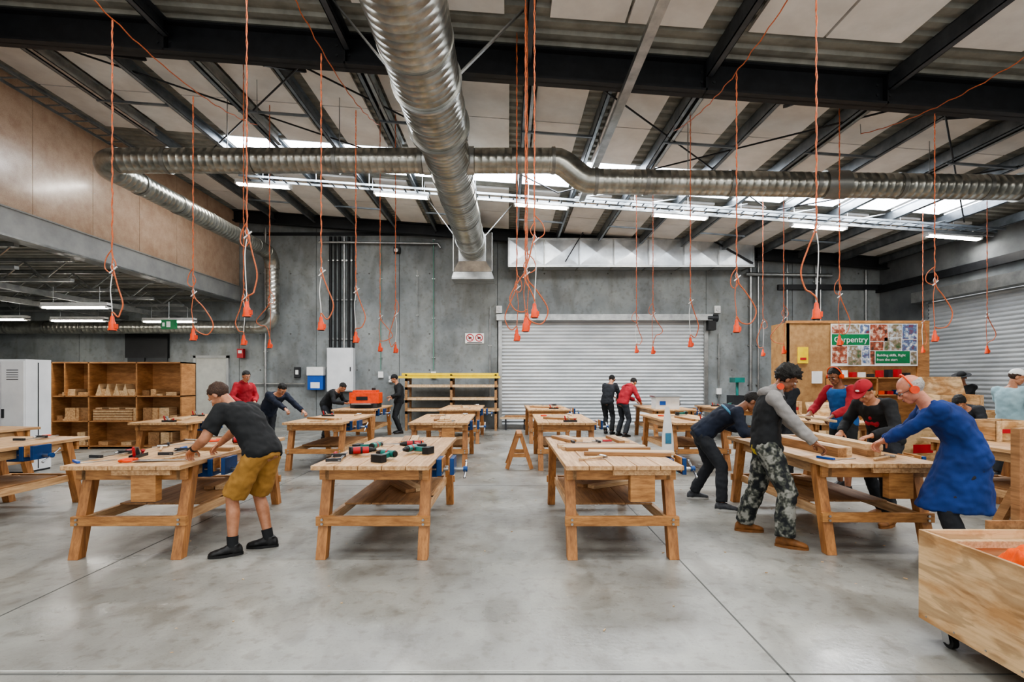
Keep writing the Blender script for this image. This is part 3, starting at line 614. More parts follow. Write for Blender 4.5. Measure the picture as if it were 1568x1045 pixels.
b=MB(); b.box(-.35,.35,-.25,.25,0,.12,'iron'); b.box(-.38,.38,-.22,.22,.12,.4,'orange'); b.box(-.3,.3,-.2,.2,.4,.46,'orange'); b.box(-.25,.25,-.5,.5,.1,.13,'steel'); b.cyl((.2,0,.46),(.2,0,.52),.05,'black'); b.box(-.2,.1,-.228,-.22,.2,.3,'black'); b.obj('thickness_planer',(-3.75,13.8,T),0,bevel=.01)
b=MB(); b.box(-.3,.3,-.2,.2,0,.3,'white'); b.box(-.34,.34,-.25,.25,.3,.33,'steel'); b.cyl((.36,0,.15),(.3,0,.15),.08,'iron'); b.box(-.2,-.05,-.21,-.2,.1,.2,'blue'); b.obj('table_saw',(4.0,13.3,T+.0),0,bevel=.01)
b=MB(); b.box(6.7,7.6,15.9,16.7,.75,.8,'galv')
for x in (6.75,7.5): 
    for y in (15.95,16.6): b.box(x,x+.05,y,y+.05,0,.75,'iron')
b.box(6.9,7.3,16.0,16.5,.8,1.1,'iron'); b.cyl((7.1,16.2,1.1),(7.1,16.2,1.5),.04,'green_tool'); b.box(6.95,7.25,16.0,16.4,1.5,1.65,'green_tool'); b.obj('bench_drill_press')
b=MB(); 
for x in (-.1,.5): b.box(x,x+.05,16.4,16.45,0,.35,'iron'); b.box(x,x+.05,16.9,16.95,0,.35,'iron')
for i in range(5): b.box(-.25+.03*i,1.0-.02*i,16.35+i*.13,16.46+i*.13,.35,.4,'plank')
b.box(-.1,.9,16.4,16.8,.4,.45,'plank_dark'); b.obj('timber_stack')
b=MB(); R=[]
for (z,w,d) in ((0,.1,.02),(.2,.11,.025),(.6,.1,.025),(.95,.06,.02),(1.13,.035,.015)): R.append(b.ring(V((0,.06*z,z)),X3,Y3,w,d,20))
b.loft(R,'white'); b.box(-.05,.05,-.01,-.001,.5,.68,'c_lightblue'); b.box(-.14,.14,-.1,.12,-.0,.02,'c_pale'); b.obj('white_fin_template',(2.76,9.0,0))
def sawhorse(x,y,rz):
    b=MB(); b.beam((-.35,0,.62),(.35,0,.62),.09,.05,'pine_leg')
    for sx in (-.27,.27):
        for sy in (-1,1): b.beam((sx,sy*.02,.62),(sx+.03*(1 if sx>0 else -1),sy*.22,.01),.07,.035,'pine_leg',up=(1,0,0))
        b.beam((sx,-.14,.25),(sx,.14,.25),.03,.07,'pine_rail')
    b.obj('sawhorse',(x,y,.0),rz)
sawhorse(.2,9.6,90); sawhorse(7.4,6.4,70)
b=MB(); b.box(6.95,7.0,13.0,13.8,0,3.02,'hardboard'); b.box(6.95,10.45,13.0,13.05,0,3.02,'hardboard'); b.box(10.4,10.45,13,13.8,0,3.02,'hardboard'); b.box(6.93,10.47,12.98,13.06,3.0,3.06,'pine_rail'); b.box(10.15,10.45,12.96,13.0,1.0,3.0,'cab_ply')
b.box(7.9,10.2,12.75,13.0,1.62,1.65,'cab_ply'); b.box(7.9,10.2,12.98,13.0,.6,1.62,'cab_ply'); b.box(7.9,10.2,12.75,13.0,1.2,1.23,'cab_ply')
for x in (7.9,9.0,10.17): b.box(x,x+.03,12.75,13.0,0.6,1.65,'cab_ply')
for i in range(9): b.box(8.0+.22*i,8.1+.22*i,12.8,12.95,1.65,1.65+random.uniform(.08,.2),random.choice(('red','iron','plank','white'))); b.box(7.98+.22*i,8.12+.22*i,12.8,12.95,1.23,1.23+random.uniform(.08,.25),random.choice(('red','iron','plank','blue','orange')))
b.obj('plywood_partition')
b=MB(); yb=12.945
b.box(8.0,10.15,yb,yb+.012,1.93,2.98,'white')
b.box(8.02,8.95,yb-.004,yb,2.45,2.72,'green'); b.box(9.1,9.95,yb-.004,yb,2.0,2.3,'green')
tiles=[(8.02,8.35,2.74,2.96),(8.37,8.7,2.74,2.96),(8.72,8.95,2.74,2.96),(8.97,9.4,2.55,2.96),(9.42,9.75,2.65,2.96),(9.77,10.12,2.6,2.96),(8.97,9.3,2.32,2.53),(9.32,9.74,2.32,2.63),(9.76,10.12,2.3,2.58),(8.02,8.4,2.0,2.43),(8.42,8.75,1.96,2.43),(8.77,8.95,2.0,2.43),(8.97,9.08,1.97,2.3),(9.97,10.12,1.97,2.28)]
for i,(a,c,d,e_) in enumerate(tiles): b.box(a,c,yb-.004,yb,d,e_,('poster_a','poster_b','poster_c')[i%3])
po=b.obj('carpentry_poster')
def text(s,x,y,z,size,mat,parent=None):
    cu=bpy.data.curves.new('lettering','FONT'); cu.body=s; cu.size=size; cu.extrude=.001; ob=bpy.data.objects.new('lettering',cu); bpy.context.scene.collection.objects.link(ob)
    ob.location=(x,y,z); ob.rotation_euler=(math.pi/2,0,0); cu.materials.append(MATS[mat]); ob.parent=parent
text('Carpentry',8.07,yb-.007,2.52,.2,'white',po); text('Building skills, Right',9.13,yb-.007,2.17,.09,'white',po); text('from the start',9.13,yb-.007,2.06,.09,'white',po)
b=MB(); b.box(7.2,7.45,12.97,12.998,2.0,2.4,'yellow'); b.box(7.55,7.8,12.97,12.998,1.5,1.8,'white'); b.box(7.25,7.4,12.965,12.97,2.08,2.14,'red'); b.obj('safety_notice')
def crate(x,y,z,w,d,h,rz,open_=True):
    b=MB(); t=.018; b.box(-w/2,w/2,-d/2,d/2,0,t,'plywood'); b.box(-w/2,-w/2+t,-d/2,d/2,0,h,'plywood'); b.box(w/2-t,w/2,-d/2,d/2,0,h,'plywood'); b.box(-w/2,w/2,-d/2,-d/2+t,0,h,'plywood'); b.box(-w/2,w/2,d/2-t,d/2,0,h,'plywood')
    for s_ in (-1,1): b.box(s_*(w/2-.03)-.03,s_*(w/2-.03)+.03,-d/2-.015,-d/2,0,h,'plank')
    b.box(-.2,.2,-d/2-.003,-d/2,h*.4,h*.6,'red' if open_ is None else 'plank_dark'); 
    if open_: b.beam((0,d/2,h),(0,d/2+.15,h+.35),w,.018,'plywood',up=(0,1,0))
    b.obj('wooden_crate',(x,y,z),rz)
crate(8.85,10.4,T,.75,.5,.45,-10); crate(6.15,6.55,T,.45,.35,.25,5,None); crate(8.55,6.8,T,.5,.4,.3,12,None); crate(5.8,10.95,T,.5,.4,.3,-8,None); crate(7.6,12.2,0,.8,.6,.7,4); crate(10.6,11.6,0,1.0,.8,.9,-6,None); crate(7.3,9.6,0,.9,.7,.75,8,None)
b=MB()
for i in range(14): 
    z=.1+.06*(i//4); yy=9.0+(i%4)*.22; b.box(10.2,11.9,yy,yy+.2,z,z+.05,'plank' if i%3 else 'plank_dark')
b.box(10.4,10.5,8.9,9.9,0,.1,'plank_dark'); b.box(11.5,11.6,8.9,9.9,0,.1,'plank_dark'); b.obj('stacked_timber')
# ---- mobile bin foreground
b=MB(); x0,x1,y0,y1,z0,z1=2.56,3.62,1.5,3.26,.13,.68; t=.022
b.box(x0,x0+t,y0,y1,z0,z1,'plywood'); b.box(x1-t,x1,y0,y1,z0,z1,'plywood'); b.box(x0+t,x1-t,y0,y0+t,z0,z1,'plywood'); b.box(x0+t,x1-t,y1-t,y1,z0,z1,'plywood'); b.box(x0+t,x1-t,y0+t,y1-t,z0,z0+t,'plywood')
b.box(x0-.004,x0,y0+.05,y0+.09,z0,z1,'plank'); b.box(x0+t,x0+t+.045,y0+t,y1-t,z1-.1,z1-.055,'plank'); b.box(x0+t,x1-t,y1-t-.045,y1-t,z1-.1,z1-.055,'plank')
b.box(x0+.1,x1-.1,y0+.1,y1-.1,z0+t,z0+.36,'plank_dark')
for (x,y) in ((x0+.1,y1-.12),(x1-.1,y1-.12),(x0+.1,y0+.15),(x1-.1,y0+.15)):
    b.box(x-.05,x+.05,y-.05,y+.05,.115,.13,'steel'); b.cyl((x-.018,y,.04),(x+.018,y,.04),.04,'black',n=20); b.cyl((x-.022,y,.04),(x+.022,y,.04),.018,'steel',n=12)
    for s_ in (-1,1): b.beam((x+s_*.027,y,.03),(x+s_*.027,y+.02,.12),.004,.05,'steel',up=(0,1,0))
for i in range(9): b.cyl((x0-.002,y0+.1+i*.2,z0+.03),(x0+.001,y0+.1+i*.2,z0+.03),.006,'steel',n=6)
b.obj('mobile_plywood_bin',bevel=.002)
drape('hi_vis_vests',2.93,2.86,.49,.24,.24,.24,'cloth_orange',1,20); drape('hi_vis_vests',3.2,2.5,.49,.22,.3,.17,'cloth_orange',7,60)
b=MB()
b.box(3.22,3.3,3.3,3.36,0,1.3,'plank_dark'); b.box(3.3,3.6,3.3,3.34,0,1.25,'plywood'); b.box(3.0,3.7,3.28,3.3,.6,.72,'plank_dark')
b.box(3.22,3.7,3.36,3.8,0,.04,'plank_dark'); b.beam((3.26,3.8,0.03),(3.26,3.36,.9),.04,.06,'plank_dark'); b.obj('timber_stand',(.03,.02,0))

# ------------------------------------------------------------ PEOPLE
def head_template():
    b=MB(); s='skin_light'
    b.ell((-.014,0,.032),(.096,.075,.088),s,nu=24,nv=16); b.ell((.022,0,-.03),(.062,.057,.078),s); b.ell((.05,0,-.088),(.032,.032,.026),s)
    for k in (-1,1):
        b.ell((.01,k*.03,-.062),(.05,.028,.036),s); b.ell((.062,k*.035,-.022),(.02,.02,.022),s)
        b.ell((-.008,k*.076,-.006),(.02,.011,.031),s,R=Matrix.Rotation(k*.35,3,'Z'))
        b.ell((.1,k*.011,-.034),(.009,.009,.008),s)
    b.cap((.084,0,.012),(.107,0,-.028),.009,.013,s); b.cap((.075,-.036,.024),(.075,.036,.024),.015,.015,s); b.ell((.078,0,-.062),(.016,.026,.018),s)
    return remesh(b,.0065,2)
HEAD=head_template()
def cap_surface(rad,center,fn,pull=.86,nz=0,nsc=30,nu=32,nv=22):
    vs=[];fs=[]
    for i in range(nv+1):
        th=math.pi*i/nv
        for j in range(nu):
            ph=2*math.pi*j/nu; p=V((rad[0]*math.sin(th)*math.cos(ph),rad[1]*math.sin(th)*math.sin(ph),rad[2]*math.cos(th)))
            n_=p.normalized(); q=V(center)+p+n_*nz*noise.noise(p*nsc)
            if not fn(q): q=V(center)+p*pull
            vs.append(q)
    for i in range(nv):
        for j in range(nu): fs.append((i*nu+j,(i+1)*nu+j,(i+1)*nu+(j+1)%nu,i*nu+(j+1)%nu))
    return vs,fs
hl=lambda x: .072 if x>.05 else (.072-(.05-x)*1.6 if x>-.03 else -.06)
HAIR={'short':cap_surface((.104,.083,.094),(-.016,0,.034),lambda q:q.z>hl(q.x),nz=.01),
 'curly':cap_surface((.122,.1,.112),(-.014,0,.052),lambda q:q.z>hl(q.x)-.01,pull=.72,nz=.035,nsc=45),
 'bald':cap_surface((.1,.083,.09),(-.02,0,.028),lambda q:q.x<.0 and -.06<q.z<.055,nz=.006)}
CAPF={'cap':cap_surface((.108,.087,.1),(-.014,0,.038),lambda q:q.z>.045-max(0,-q.x)*.25,pull=.8),
 'beanie':cap_surface((.11,.09,.112),(-.014,0,.04),lambda q:q.z>.035-max(0,-q.x)*.3,pull=.8,nz=.006)}
def hand_template(curl):
    b=MB(); s='skin_light'; R=[]
    for (x,w,t) in ((-.02,.024,.02),(0,.027,.019),(.03,.037,.017),(.06,.041,.015),(.09,.04,.012)): R.append(b.ring(V((x,0,0)),Y3,Z3,w,t,16))
    b.loft(R,s)
    for (y,L) in ((.03,.072),(.0105,.082),(-.0095,.076),(-.029,.058)):
        p=V((.08,y,0)); a=0; r=.0092
        for k,f in enumerate((.46,.31,.25)):
            a+=curl*(.55,1,.8)[k]; q=p+V((math.cos(a),y*.9*(1-min(1,curl)),-math.sin(a)))*L*f*1.1; b.cap(p,q,r,r-.0008,s,n=10); p=q; r-=.0008
    p=V((.02,.026,-.004)); b.ell((.03,.028,-.006),(.03,.017,.014),s)
    for (d,L,r) in (((.62,.72,-.25-.3*curl),.042,.0115),((.85,.35,-.35-.4*curl),.032,.0098)):
        q=p+V(d).normalized()*L; b.cap(p,q,r,r-.001,s,n=10); p=q
    return remesh(b,.0042,1)
HANDS={'relax':hand_template(.32),'grip':hand_template(.85)}
def shoe_template(boot):
    b=MB(); R=[]
    for (x,w,h) in ((-.085,.02,.04),(-.075,.032,.075),(-.04,.039,.1),(.02,.041,.098),(.07,.044,.078),(.12,.048,.06),(.16,.044,.05),(.185,.03,.04),(.195,.015,.028)):
        R.append([V((x,w*math.cos(a),.012+max(-.0,h/2+h/2*math.sin(a)))) for a in [2*math.pi*k/16 for k in range(16)]])
    b.loft(R,'black'); b.cap((-.015,0,.05),(-.015,0,.17 if boot else .105),.047,.05 if boot else .045,'black',True,False)
    for i in range(4): b.cap((.03+.022*i,-.02,.105-.012*i),(.03+.022*i,.02,.105-.012*i),.006,.006,'black',n=8)
    u=remesh(b,.0075,1,.002,40)
    b=MB(); o=[]
    for k in range(24):
        a=2*math.pi*k/24; x=.055+.145*math.cos(a); w=(.05 if x>.05 else .042)*math.sin(a); o.append((x,w))
    b.loft([[V((x,y,0)) for x,y in o],[V((x,y,.026)) for x,y in o]],'black'); return u,(b.v,b.f)
SHOE=shoe_template(False); BOOT=shoe_template(True)
def ik(a,c,l1,l2,pole):
    d=c-a; D=min(d.length,(l1+l2)*.998); d.normalize(); k=(l1*l1-l2*l2+D*D)/(2*D); h=math.sqrt(max(l1*l1-k*k,0)); p=pole-d*pole.dot(d); p.normalize()
    return a+d*k+p*h, a+d*D
TAB=[(-.2,.10,.085),(-.08,.16,.115),(.03,.17,.122),(.2,.152,.108),(.42,.15,.106),(.65,.172,.12),(.82,.178,.115),(.93,.14,.095),(1.03,.062,.06)]
def interp(t):
    for i in range(len(TAB)-1):
        if TAB[i][0]<=t<=TAB[i+1][0]:
            k=(t-TAB[i][0])/(TAB[i+1][0]-TAB[i][0]); return [TAB[i][j]+(TAB[i+1][j]-TAB[i][j])*k for j in (1,2)]
    return TAB[0][1:] if t<TAB[0][0] else TAB[-1][1:]
def person(name,P,N,yaw,fL,fR,hL,hR,head=(0,10),o={},vox=.012,arch=.04,hand=('relax','relax'),footyaw=None,s=1.0):
    P,N=V(P),V(N); a=math.radians(yaw); F=V((math.cos(a),math.sin(a),0)); Lf=V((-math.sin(a),math.cos(a),0)); U=(N-P).normalized(); Fr=Lf.cross(U)
    sp=lambda t:P+(N-P)*t-Fr*arch*math.sin(math.pi*max(0,min(1,t)))
    S={1:sp(.9)+Lf*.175,-1:sp(.9)-Lf*.175}; H={1:P+Lf*.088-Z3*.02,-1:P-Lf*.088-Z3*.02}
    foot={1:V((fL[0],fL[1],0)),-1:V((fR[0],fR[1],0))}; wr={1:V(hL),-1:V(hR)}
    J={}
    for k in (1,-1):
        an=foot[k]+Z3*.09; kn,an=ik(H[k],an,.45,.43,F+Lf*k*.15); foot[k]=V((an.x,an.y,0)); 
        el,w=ik(S[k],wr[k],.29,.26,-F*.5-Z3*.7+Lf*k*.8); J[k]=(kn,an,el,w)
    hp=math.radians(head[1]); hy=math.radians(yaw+head[0]); hx=V((math.cos(hp)*math.cos(hy),math.cos(hp)*math.sin(hy),-math.sin(hp)))
    hz=(Z3-hx*hx.z).normalized(); hyv=hz.cross(hx); C=N+hz*.15+U*.03+hx*.03
    HM=Matrix(((hx.x,hyv.x,hz.x,C.x),(hx.y,hyv.y,hz.y,C.y),(hx.z,hyv.z,hz.z,C.z),(0,0,0,1)))
    sk=o.get('skin','skin_light')
    def torso(b,t0,t1,inf,m='black',inf2=None):
        R=[]; n=16
        for i in range(n+1):
            t=t0+(t1-t0)*i/n; w,d=interp(t); f=inf if inf2 is None else inf2+(inf-inf2)*i/n; c=sp(t)
            R.append(b.ring(c,Lf,Fr,w+f,d+f,20))
        b.loft(R,m)
    def arm(b,k,f0,f1,inf,endflat=True,flare=0):
        kn,an,el,w=J[k]; s0=S[k]; m='black'
        b.ell(s0-Lf*k*.01,(.07+inf,.07+inf,.07+inf),m,nu=12,nv=8)
        if f1<=1: b.cap(s0,s0+(el-s0)*f1,.059+inf,.048+inf+flare,m,True,not endflat)
        else:
            b.cap(s0,el,.058+inf,.046+inf,m); e=el+(w-el)*(f1-1); mid=el+(w-el)*min(.3,(f1-1)*.5)
            b.cap(el,mid,.044+inf,.046+inf,m); b.cap(mid,e,.046+inf,.045+(.028-.045)*(f1-1)+inf+flare,m,True,not endflat)
    def leg(b,k,f1,inf,endflat=True,flare=0,kneeinf=None):
        kn,an,el,w=J[k]; m='black'; h=H[k]
        if f1<=1: b.cap(h,h+(kn-h)*f1,.09+inf,.07+inf+flare,m,True,not endflat)
        else:
            b.cap(h,kn,.09+inf,.058+inf,m); e=kn+(an-kn)*(f1-1); mid=kn+(an-kn)*min(.33,(f1-1)*.5)-F*.01
            b.cap(kn,mid,.055+inf,.06+inf,m); b.cap(mid,e,.06+inf,.06+(.037-.06)*(f1-1)+inf+flare,m,True,not endflat)
    out=MB()
    b=MB(); torso(b,-.2,1.03,0)
    for k in (1,-1): arm(b,k,0,2,0,False); leg(b,k,2,0,False)
    b.cap(N-U*.06,C-hz*.05-hx*.02,.062,.054,'black')
    vs,fs=remesh(b,vox,4); out.add(vs,fs,sk,True)
    vs,fs=HEAD; out.add(vs,fs,sk,True,HM)
    b=MB()
    for k in (-1,1):
        b.ell((.079,k*.031,.001),(.013,.014,.010),'eye_white',nu=12,nv=8); b.ell((.0875,k*.031,.0),(.0055,.0068,.0068),'iris',nu=10,nv=6)
        b.cap((.094,k*.016,.026),(.082,k*.048,.027),.0045,.003,o.get('brow',o.get('hair',('hair_black',))[0]) ,n=8)
        b.cap((.09,k*.02,.0085),(.081,k*.043,.007),.004,.003,sk,n=6)
    b.ell((.0925,0,-.058),(.008,.022,.0045),'lips',nu=12,nv=6); b.ell((.091,0,-.066),(.008,.018,.005),'lips',nu=12,nv=6)
    if o.get('band'):
        b.tube([V((-.01,.1*math.cos(t),.03+.112*math.sin(t))) for t in [math.radians(q) for q in range(-5,186,10)]],.008,o['band'],n=8)
        for k in (-1,1): b.cyl((-.008,k*.075,-.005),(-.008,k*.11,-.005),.034,o['band'],n=16); 
    if o.get('glasses'):
        for k in (-1,1): b.tube([V((.1,k*.031+.02*math.cos(t),.002+.014*math.sin(t))) for t in [math.radians(q) for q in range(0,361,30)]],.0018,'black',n=5); b.tube([(.1,k*.05,.004),(-.0,k*.08,.006)],.002,'black',n=5)
    if o.get('muffs'):
        b.tube([V((-.045+.02*math.sin(t),.095*math.cos(t),-.07-.035*abs(math.sin(t)))) for t in [math.radians(q) for q in range(0,181,15)]],.007,'black',n=6)
        for k in (-1,1): b.cyl((-.03,k*.07,-.1),(-.03,k*.105,-.1),.032,o['muffs'],n=14)
    st=o.get('hat')
    if st:
        kind=st[1]; m=st[0]; vs,fs=CAPF['beanie' if kind=='beanie' else 'cap']; b.add(vs,fs,m,True)
        if kind in('cap','capback'):
            sg=1 if kind=='cap' else -1; rr=[]
            for zz,e in ((.052,0),(.058,0)): rr.append([V((sg*(.05+(.115)*math.cos(t)) if abs(t)<=math.pi/2 else sg*.05*1.0,.072*math.sin(t),zz-.018*max(0,math.cos(t)))) for t in [2*math.pi*j/24-math.pi for j in range(24)]])
            b.loft(rr,m,False); b.ell((-.014,0,.139),(.009,.009,.005),m,nu=8,nv=5)
            if o.get('logo'): b.ell((.085,0,.085),(.008,.022,.014),o['logo'],nu=10,nv=6)
        if kind=='hat': b.cyl((-.01,0,.048),(-.01,0,.056),.165,m,n=28)
        if kind=='beanie': b.cyl((-.016,0,.03),(-.016,0,.06),.106,m,r1=.109,n=24)
    if o.get('hair'):
        vs,fs=HAIR[o['hair'][1]]; 
        if st: vs=[v if v.z<.05 else V((v.x*.85,v.y*.85,v.z*.85)) for v in vs]
        b.add(vs,fs,o['hair'][0],True)
    base=len(out.v); out.v+= [HM@v for v in b.v]
    for f,mi,sm in zip(b.f,b.m,b.s): out.f.append(tuple(base+k for k in f)); out.m.append(out.mi(b.names[mi])); out.s.append(sm)
    for k in (1,-1):
        kn,an,el,w=J[k]; fd=(w-el).normalized()
        if fd.z<-.35 and abs(w.z-1.0)<.16: fd=(V((fd.x,fd.y,0)).normalized()*.8+Z3*-.5).normalized()
        bk=Z3-fd*fd.z
        if bk.length<.55 : bk=Lf*k-fd*fd.dot(Lf*k)
        bk.normalize(); yv=bk.cross(fd)
        M=Matrix(((fd.x,yv.x,bk.x,w.x),(fd.y,yv.y,bk.y,w.y),(fd.z,yv.z,bk.z,w.z),(0,0,0,1)))
        if k==1: M=M@Matrix.Scale(-1,4,(0,1,0))
        vs,fs=HANDS[hand[0 if k==1 else 1]]; out.add(vs,fs,o.get('glove',sk),True,M,flip=(k==1))
        fa=math.radians((yaw if footyaw is None else footyaw)+k*8); tpl=BOOT if o.get('boot') else SHOE
        M=Matrix.Translation((an.x,an.y,0))@Matrix.Rotation(fa,4,'Z')
        out.add(tpl[0][0],tpl[0][1],o.get('shoe','shoe_black'),True,M); out.add(tpl[1][0],tpl[1][1],o.get('sole','sole_dark'),False,M)
    if o.get('sock'):
        for k in (1,-1):
            kn,an,el,w=J[k]; out.cyl(an+Z3*-.01,an+(kn-an)*.2,.046,o['sock'],r1=.05,n=16)
    wr_=.011; bt,bk_=o['bottom']
    b=MB(); torso(b,-.2,.12,.012)
    for k in (1,-1):
        if bk_=='shorts': leg(b,k,.95,.014,True,.025)
        else: leg(b,k,1.97,.014+o.get('baggy',0),True,.018+o.get('baggy',0)*.3)
    vs,fs=remesh(b,vox,3,wr_,11); out.add(vs,fs,bt,True)
    tp,kind=o['top']; sl=o.get('sleeve',tp); b=MB(); h0=o.get('hem',-.12)
    torso(b,h0,.99,.02,inf2=.034)
    bs=MB() if sl!=tp else b
    if kind!='none':
        for k in (1,-1): arm(bs,k,0,{'short':.72,'long':1.95}[kind],.014,True,.018 if kind=='short' else .006)
    if o.get('coat'):
        R=[]; km=(J[1][0]+J[-1][0])/2; top=sp(.25); bot=V((km.x*.8+P.x*.2,km.y*.8+P.y*.2,o['coat']))-F*.02
        for i in range(9):
            t=i/8; c=top+(bot-top)*t; R.append(b.ring(c,Lf,F,.175+.075*t,.15+.12*t,24))
        b.loft(R,'black')
    vs,fs=remesh(b,vox,3,.015,9); out.add(vs,fs,tp,True)
    if sl!=tp: vs,fs=remesh(bs,vox,3,.012,10); out.add(vs,fs,sl,True)
    if o.get('collar'):
        for k in (1,-1): 
            b=MB(); b.cap(N-Fr*.04+Lf*k*.05,N+Fr*.075+Lf*k*.03-U*.06,.03,.022,'black'); vs,fs=remesh(b,.009,1); out.add(vs,fs,tp,True)
    if o.get('under'):
        b=MB(); torso(b,-.2,0,.03); vs,fs=remesh(b,vox,2,.006,9); out.add(vs,fs,o['under'],True)
    if o.get('hoodm'):
        b=MB(); b.ell(N-Fr*.06+U*.0,(.11,.11,.06),'black',nu=14,nv=8); b.cap(N-U*.03,N+U*.02,.09,.08,'black'); vs,fs=remesh(b,vox,2,.012,14); out.add(vs,fs,o['hoodm'],True)
    if o.get('yoke'):
        b=MB(); torso(b,.74,.8,.034); vs,fs=remesh(b,vox,1,0,9); out.add(vs,fs,o['yoke'],True)
    if o.get('print'):
        c=sp(.62)+Fr*(.12+.022); b=MB()
        for i in range(7): b.ell(c+Lf*random.uniform(-.07,.07)+U*random.uniform(-.06,.06),(.022,.022,.03),'black',nu=8,nv=6)
        for i,fc in enumerate((0,)): vs,fs=remesh(b,.012,0); out.add(vs,fs,o['print'],True)
    if o.get('wristband'): 
        kn,an,el,w=J[o['wristband']]; out.cyl(w+(el-w)*.06,w+(el-w)*.2,.034,'black',n=14)
    return out.obj(name)

person('student_black_tshirt',(-2.3,4.9,.93),(-2.62,4.98,1.35),160,(-2.52,4.78),(-2.3,5.02),(-2.93,4.86,.96),(-2.93,5.28,.94),head=(14,45),hand=('grip','grip'),vox=.011,footyaw=200,
 o=dict(top=('c_black','short'),bottom=('c_tan','shorts'),hair=('hair_brown','short'),sock='c_black',shoe='shoe_black',sole='shoe_black',boot=0,wristband=1,hem=-.15))
person('student_camo_trousers',(2.6,5.25,.95),(2.68,5.25,1.47),-22,(2.5,5.55),(2.66,5.02),(3.08,5.38,1.01),(2.98,4.98,.945),head=(8,32),hand=('grip','grip'),vox=.011,
 o=dict(top=('c_black','long'),sleeve='c_grey',bottom=('c_camo','long'),baggy=.018,under='c_yellow',hoodm='c_grey',hair=('hair_black','curly'),skin='skin_brown',shoe='boot_tan',sole='boot_tan',boot=1,hem=-.1,muffs='orange'))
person('student_navy_jacket',(2.5,6.75,.9),(2.92,6.6,1.22),-14,(2.5,7.05),(2.62,6.4),(3.1,6.88,.94),(3.08,6.35,.98),head=(0,42),vox=.013,hand=('grip','relax'),
 o=dict(top=('c_navy','long'),yoke='c_lightblue',bottom=('c_dark','long'),hair=('hair_black','short'),skin='skin_brown',shoe='shoe_grey',sole='sole_white',hem=-.12))
person('student_red_cap',(4.3,5.95,.93),(4.05,5.82,1.36),200,(4.18,5.72),(4.4,6.15),(3.86,5.55,1.01),(3.82,6.0,1.0),head=(5,42),vox=.012,hand=('grip','grip'),
 o=dict(top=('c_black','long'),bottom=('c_dark','long'),hair=('hair_black','short'),hat=('c_red','cap'),logo='white',print='c_red',shoe='boot_tan',sole='boot_tan',boot=1))
person('instructor_blue_coat',(3.86,4.36,.93),(3.58,4.46,1.39),155,(3.7,4.24),(3.98,4.55),(3.38,4.82,1.0),(3.6,5.02,1.03),head=(0,32),vox=.011,hand=('grip','grip'),arch=.06,
 o=dict(top=('c_coat','long'),coat=.52,collar=1,bottom=('c_dark','long'),hair=('hair_grey','bald'),skin='skin_old',band='orange',glasses=1,shoe='shoe_black',sole='shoe_black',brow='hair_grey'))
person('student_blue_singlet',(4.85,7.55,.97),(4.75,7.5,1.5),205,(4.78,7.35),(4.93,7.75),(4.5,7.25,1.1),(4.42,7.65,1.12),head=(0,25),vox=.014,hand=('grip','grip'),
 o=dict(top=('c_blue','long'),sleeve='c_red',bottom=('c_black','shorts'),hair=('hair_black','short'),skin='skin_brown',band='orange'))
person('student_beanie',(4.6,8.7,.93),(4.55,8.65,1.45),230,(4.55,8.55),(4.75,8.8),(4.35,8.4,1.0),(4.25,8.7,1.0),head=(0,20),vox=.02,
 o=dict(top=('c_dark','long'),bottom=('c_dark','long'),hat=('c_grey','beanie'),skin='skin_brown'))
person('student_navy_bending',(-5.0,10.85,.93),(-4.66,10.6,1.3),-40,(-5.15,11.0),(-5.0,10.6),(-4.15,10.6,.95),(-4.25,10.2,.95),head=(0,45),vox=.018,hand=('grip','grip'),
 o=dict(top=('c_navy','long'),bottom=('c_dark','long'),hair=('hair_black','short')))
person('student_red_hoodie',(-5.95,11.8,.98),(-5.93,11.75,1.51),-35,(-6.05,11.9),(-5.9,11.65),(-5.7,11.75,1.1),(-5.85,11.45,1.1),head=(0,20),vox=.018,
 o=dict(top=('c_red','long'),bottom=('c_dark','long'),hair=('hair_black','short'),hoodm='c_red'))
person('student_black_bending',(-4.87,13.95,.93),(-4.52,13.85,1.28),-15,(-4.95,14.1),(-4.85,13.75),(-4.27,14.0,.98),(-4.27,13.65,.98),head=(0,45),vox=.02,
 o=dict(top=('c_black','long'),bottom=('c_dark','long'),hair=('hair_black','short')))
person('student_black_cap',(-3.22,15.4,.94),(-3.26,15.4,1.46),200,(-3.15,15.3),(-3.22,15.55),(-3.4,15.2,1.1),(-3.45,15.45,1.05),head=(0,25),vox=.02,
 o=dict(top=('c_black','long'),bottom=('c_black','long'),hair=('hair_black','short'),hat=('c_black','cap'),hem=-.15))
person('student_black_jacket',(2.9,15.3,.94),(3.0,15.32,1.46),60,(2.85,15.3),(3.0,15.15),(3.1,15.65,1.1),(3.25,15.5,1.05),head=(0,35),vox=.02,
 o=dict(top=('c_dark','long'),bottom=('c_black','long'),hair=('hair_black','short'),hat=('c_black','cap'),hem=-.15))
person('student_red_jacket',(3.2,14.6,.93),(3.42,14.68,1.4),35,(3.1,14.75),(3.22,14.4),(3.62,14.95,1.0),(3.7,14.65,.98),head=(0,45),vox=.018,
 o=dict(top=('c_red','long'),bottom=('c_dark','long'),hair=('hair_black','short'),hoodm='c_red',hem=-.12))
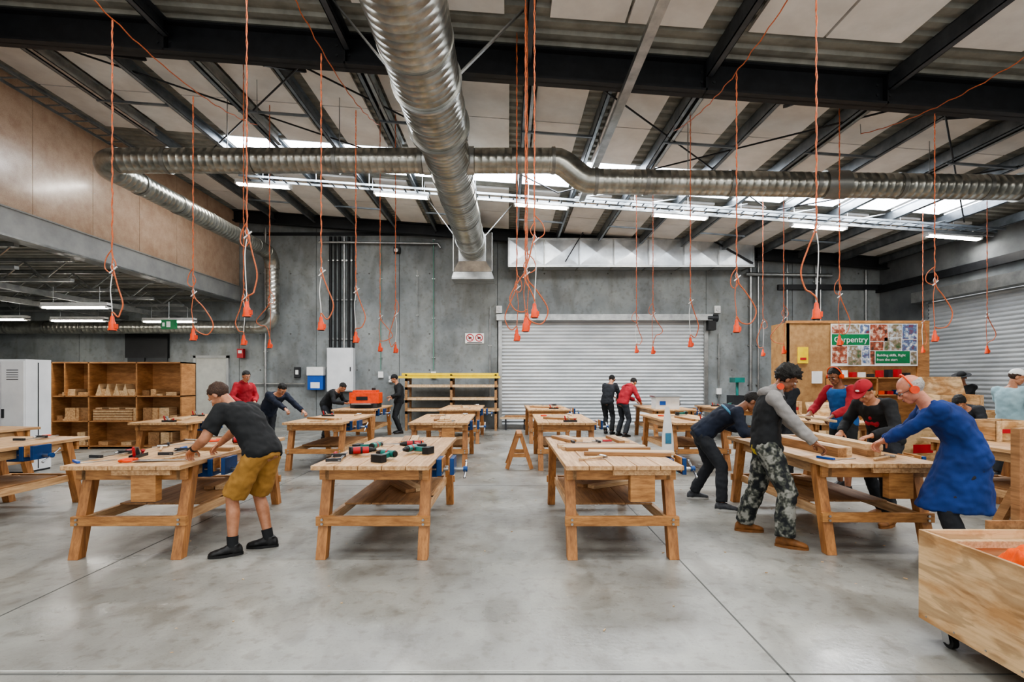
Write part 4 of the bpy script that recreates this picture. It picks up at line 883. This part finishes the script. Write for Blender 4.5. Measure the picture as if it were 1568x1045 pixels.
person('student_black_hat',(9.75,11.2,.95),(9.7,11.15,1.48),215,(9.7,11.05),(9.9,11.3),(9.4,11.05,1.1),(9.4,11.3,1.05),head=(0,20),vox=.02,
 o=dict(top=('c_black','long'),bottom=('c_dark','long'),hair=('hair_black','short'),hat=('c_black','hat'),skin='skin_brown'))
person('man_white_cap',(8.0,8.3,.95),(7.98,8.3,1.48),20,(7.95,8.5),(8.0,8.1),(8.3,8.5,1.1),(8.3,8.1,1.1),head=(-60,20),vox=.018,
 o=dict(top=('c_pale','short'),bottom=('c_dark','long'),hair=('hair_brown','short'),hat=('white','cap')))
person('student_dark_bending',(7.2,8.1,.9),(6.92,7.95,1.16),215,(7.25,7.9),(7.35,8.2),(6.7,7.6,.98),(6.6,7.9,1.0),head=(0,50),vox=.018,
 o=dict(top=('c_dark','long'),bottom=('c_dark','long'),hair=('hair_black','short')))
b=MB(); b.beam((4.4,7.02,1.045),(4.3,7.78,1.065),.045,.03,'plank'); b.obj('held_timber_batten')

# ------------------------------------------------------------ lights, world, camera
spot_area('fill_front',(0,-2.8,3.2),(90,0,0),18,5,300,(1,.985,.96))  # added fill lamp behind the camera, lights the room from the front
spot_area('fill_overhead',(1.5,1.2,6.1),(0,4,0),16,2,480,(.95,.98,1))  # added fill lamp under the closed roof, unseen; top light for front benches
spot_area('daylight_rooflight_mid',(1.6,12.1,6.24),(0,4.2,0),16,1.2,900,(.95,.98,1))
w=bpy.data.worlds.new('world'); bpy.context.scene.world=w; w.use_nodes=True; bg=w.node_tree.nodes['Background']; bg.inputs[0].default_value=(.93,.97,1,1); bg.inputs[1].default_value=.65
try: bpy.context.scene.view_settings.look='AgX - Medium High Contrast'
except Exception as ex: print(ex)
bpy.context.scene.view_settings.exposure=.1
cam=bpy.data.cameras.new('camera'); co=bpy.data.objects.new('camera',cam); bpy.context.scene.collection.objects.link(co)
co.location=(0,0,1.62); co.rotation_euler=(math.pi/2,0,0); cam.sensor_width=36; cam.lens=18.37; cam.shift_x=.0038; cam.shift_y=.0367; cam.clip_start=.05
bpy.context.scene.camera=co
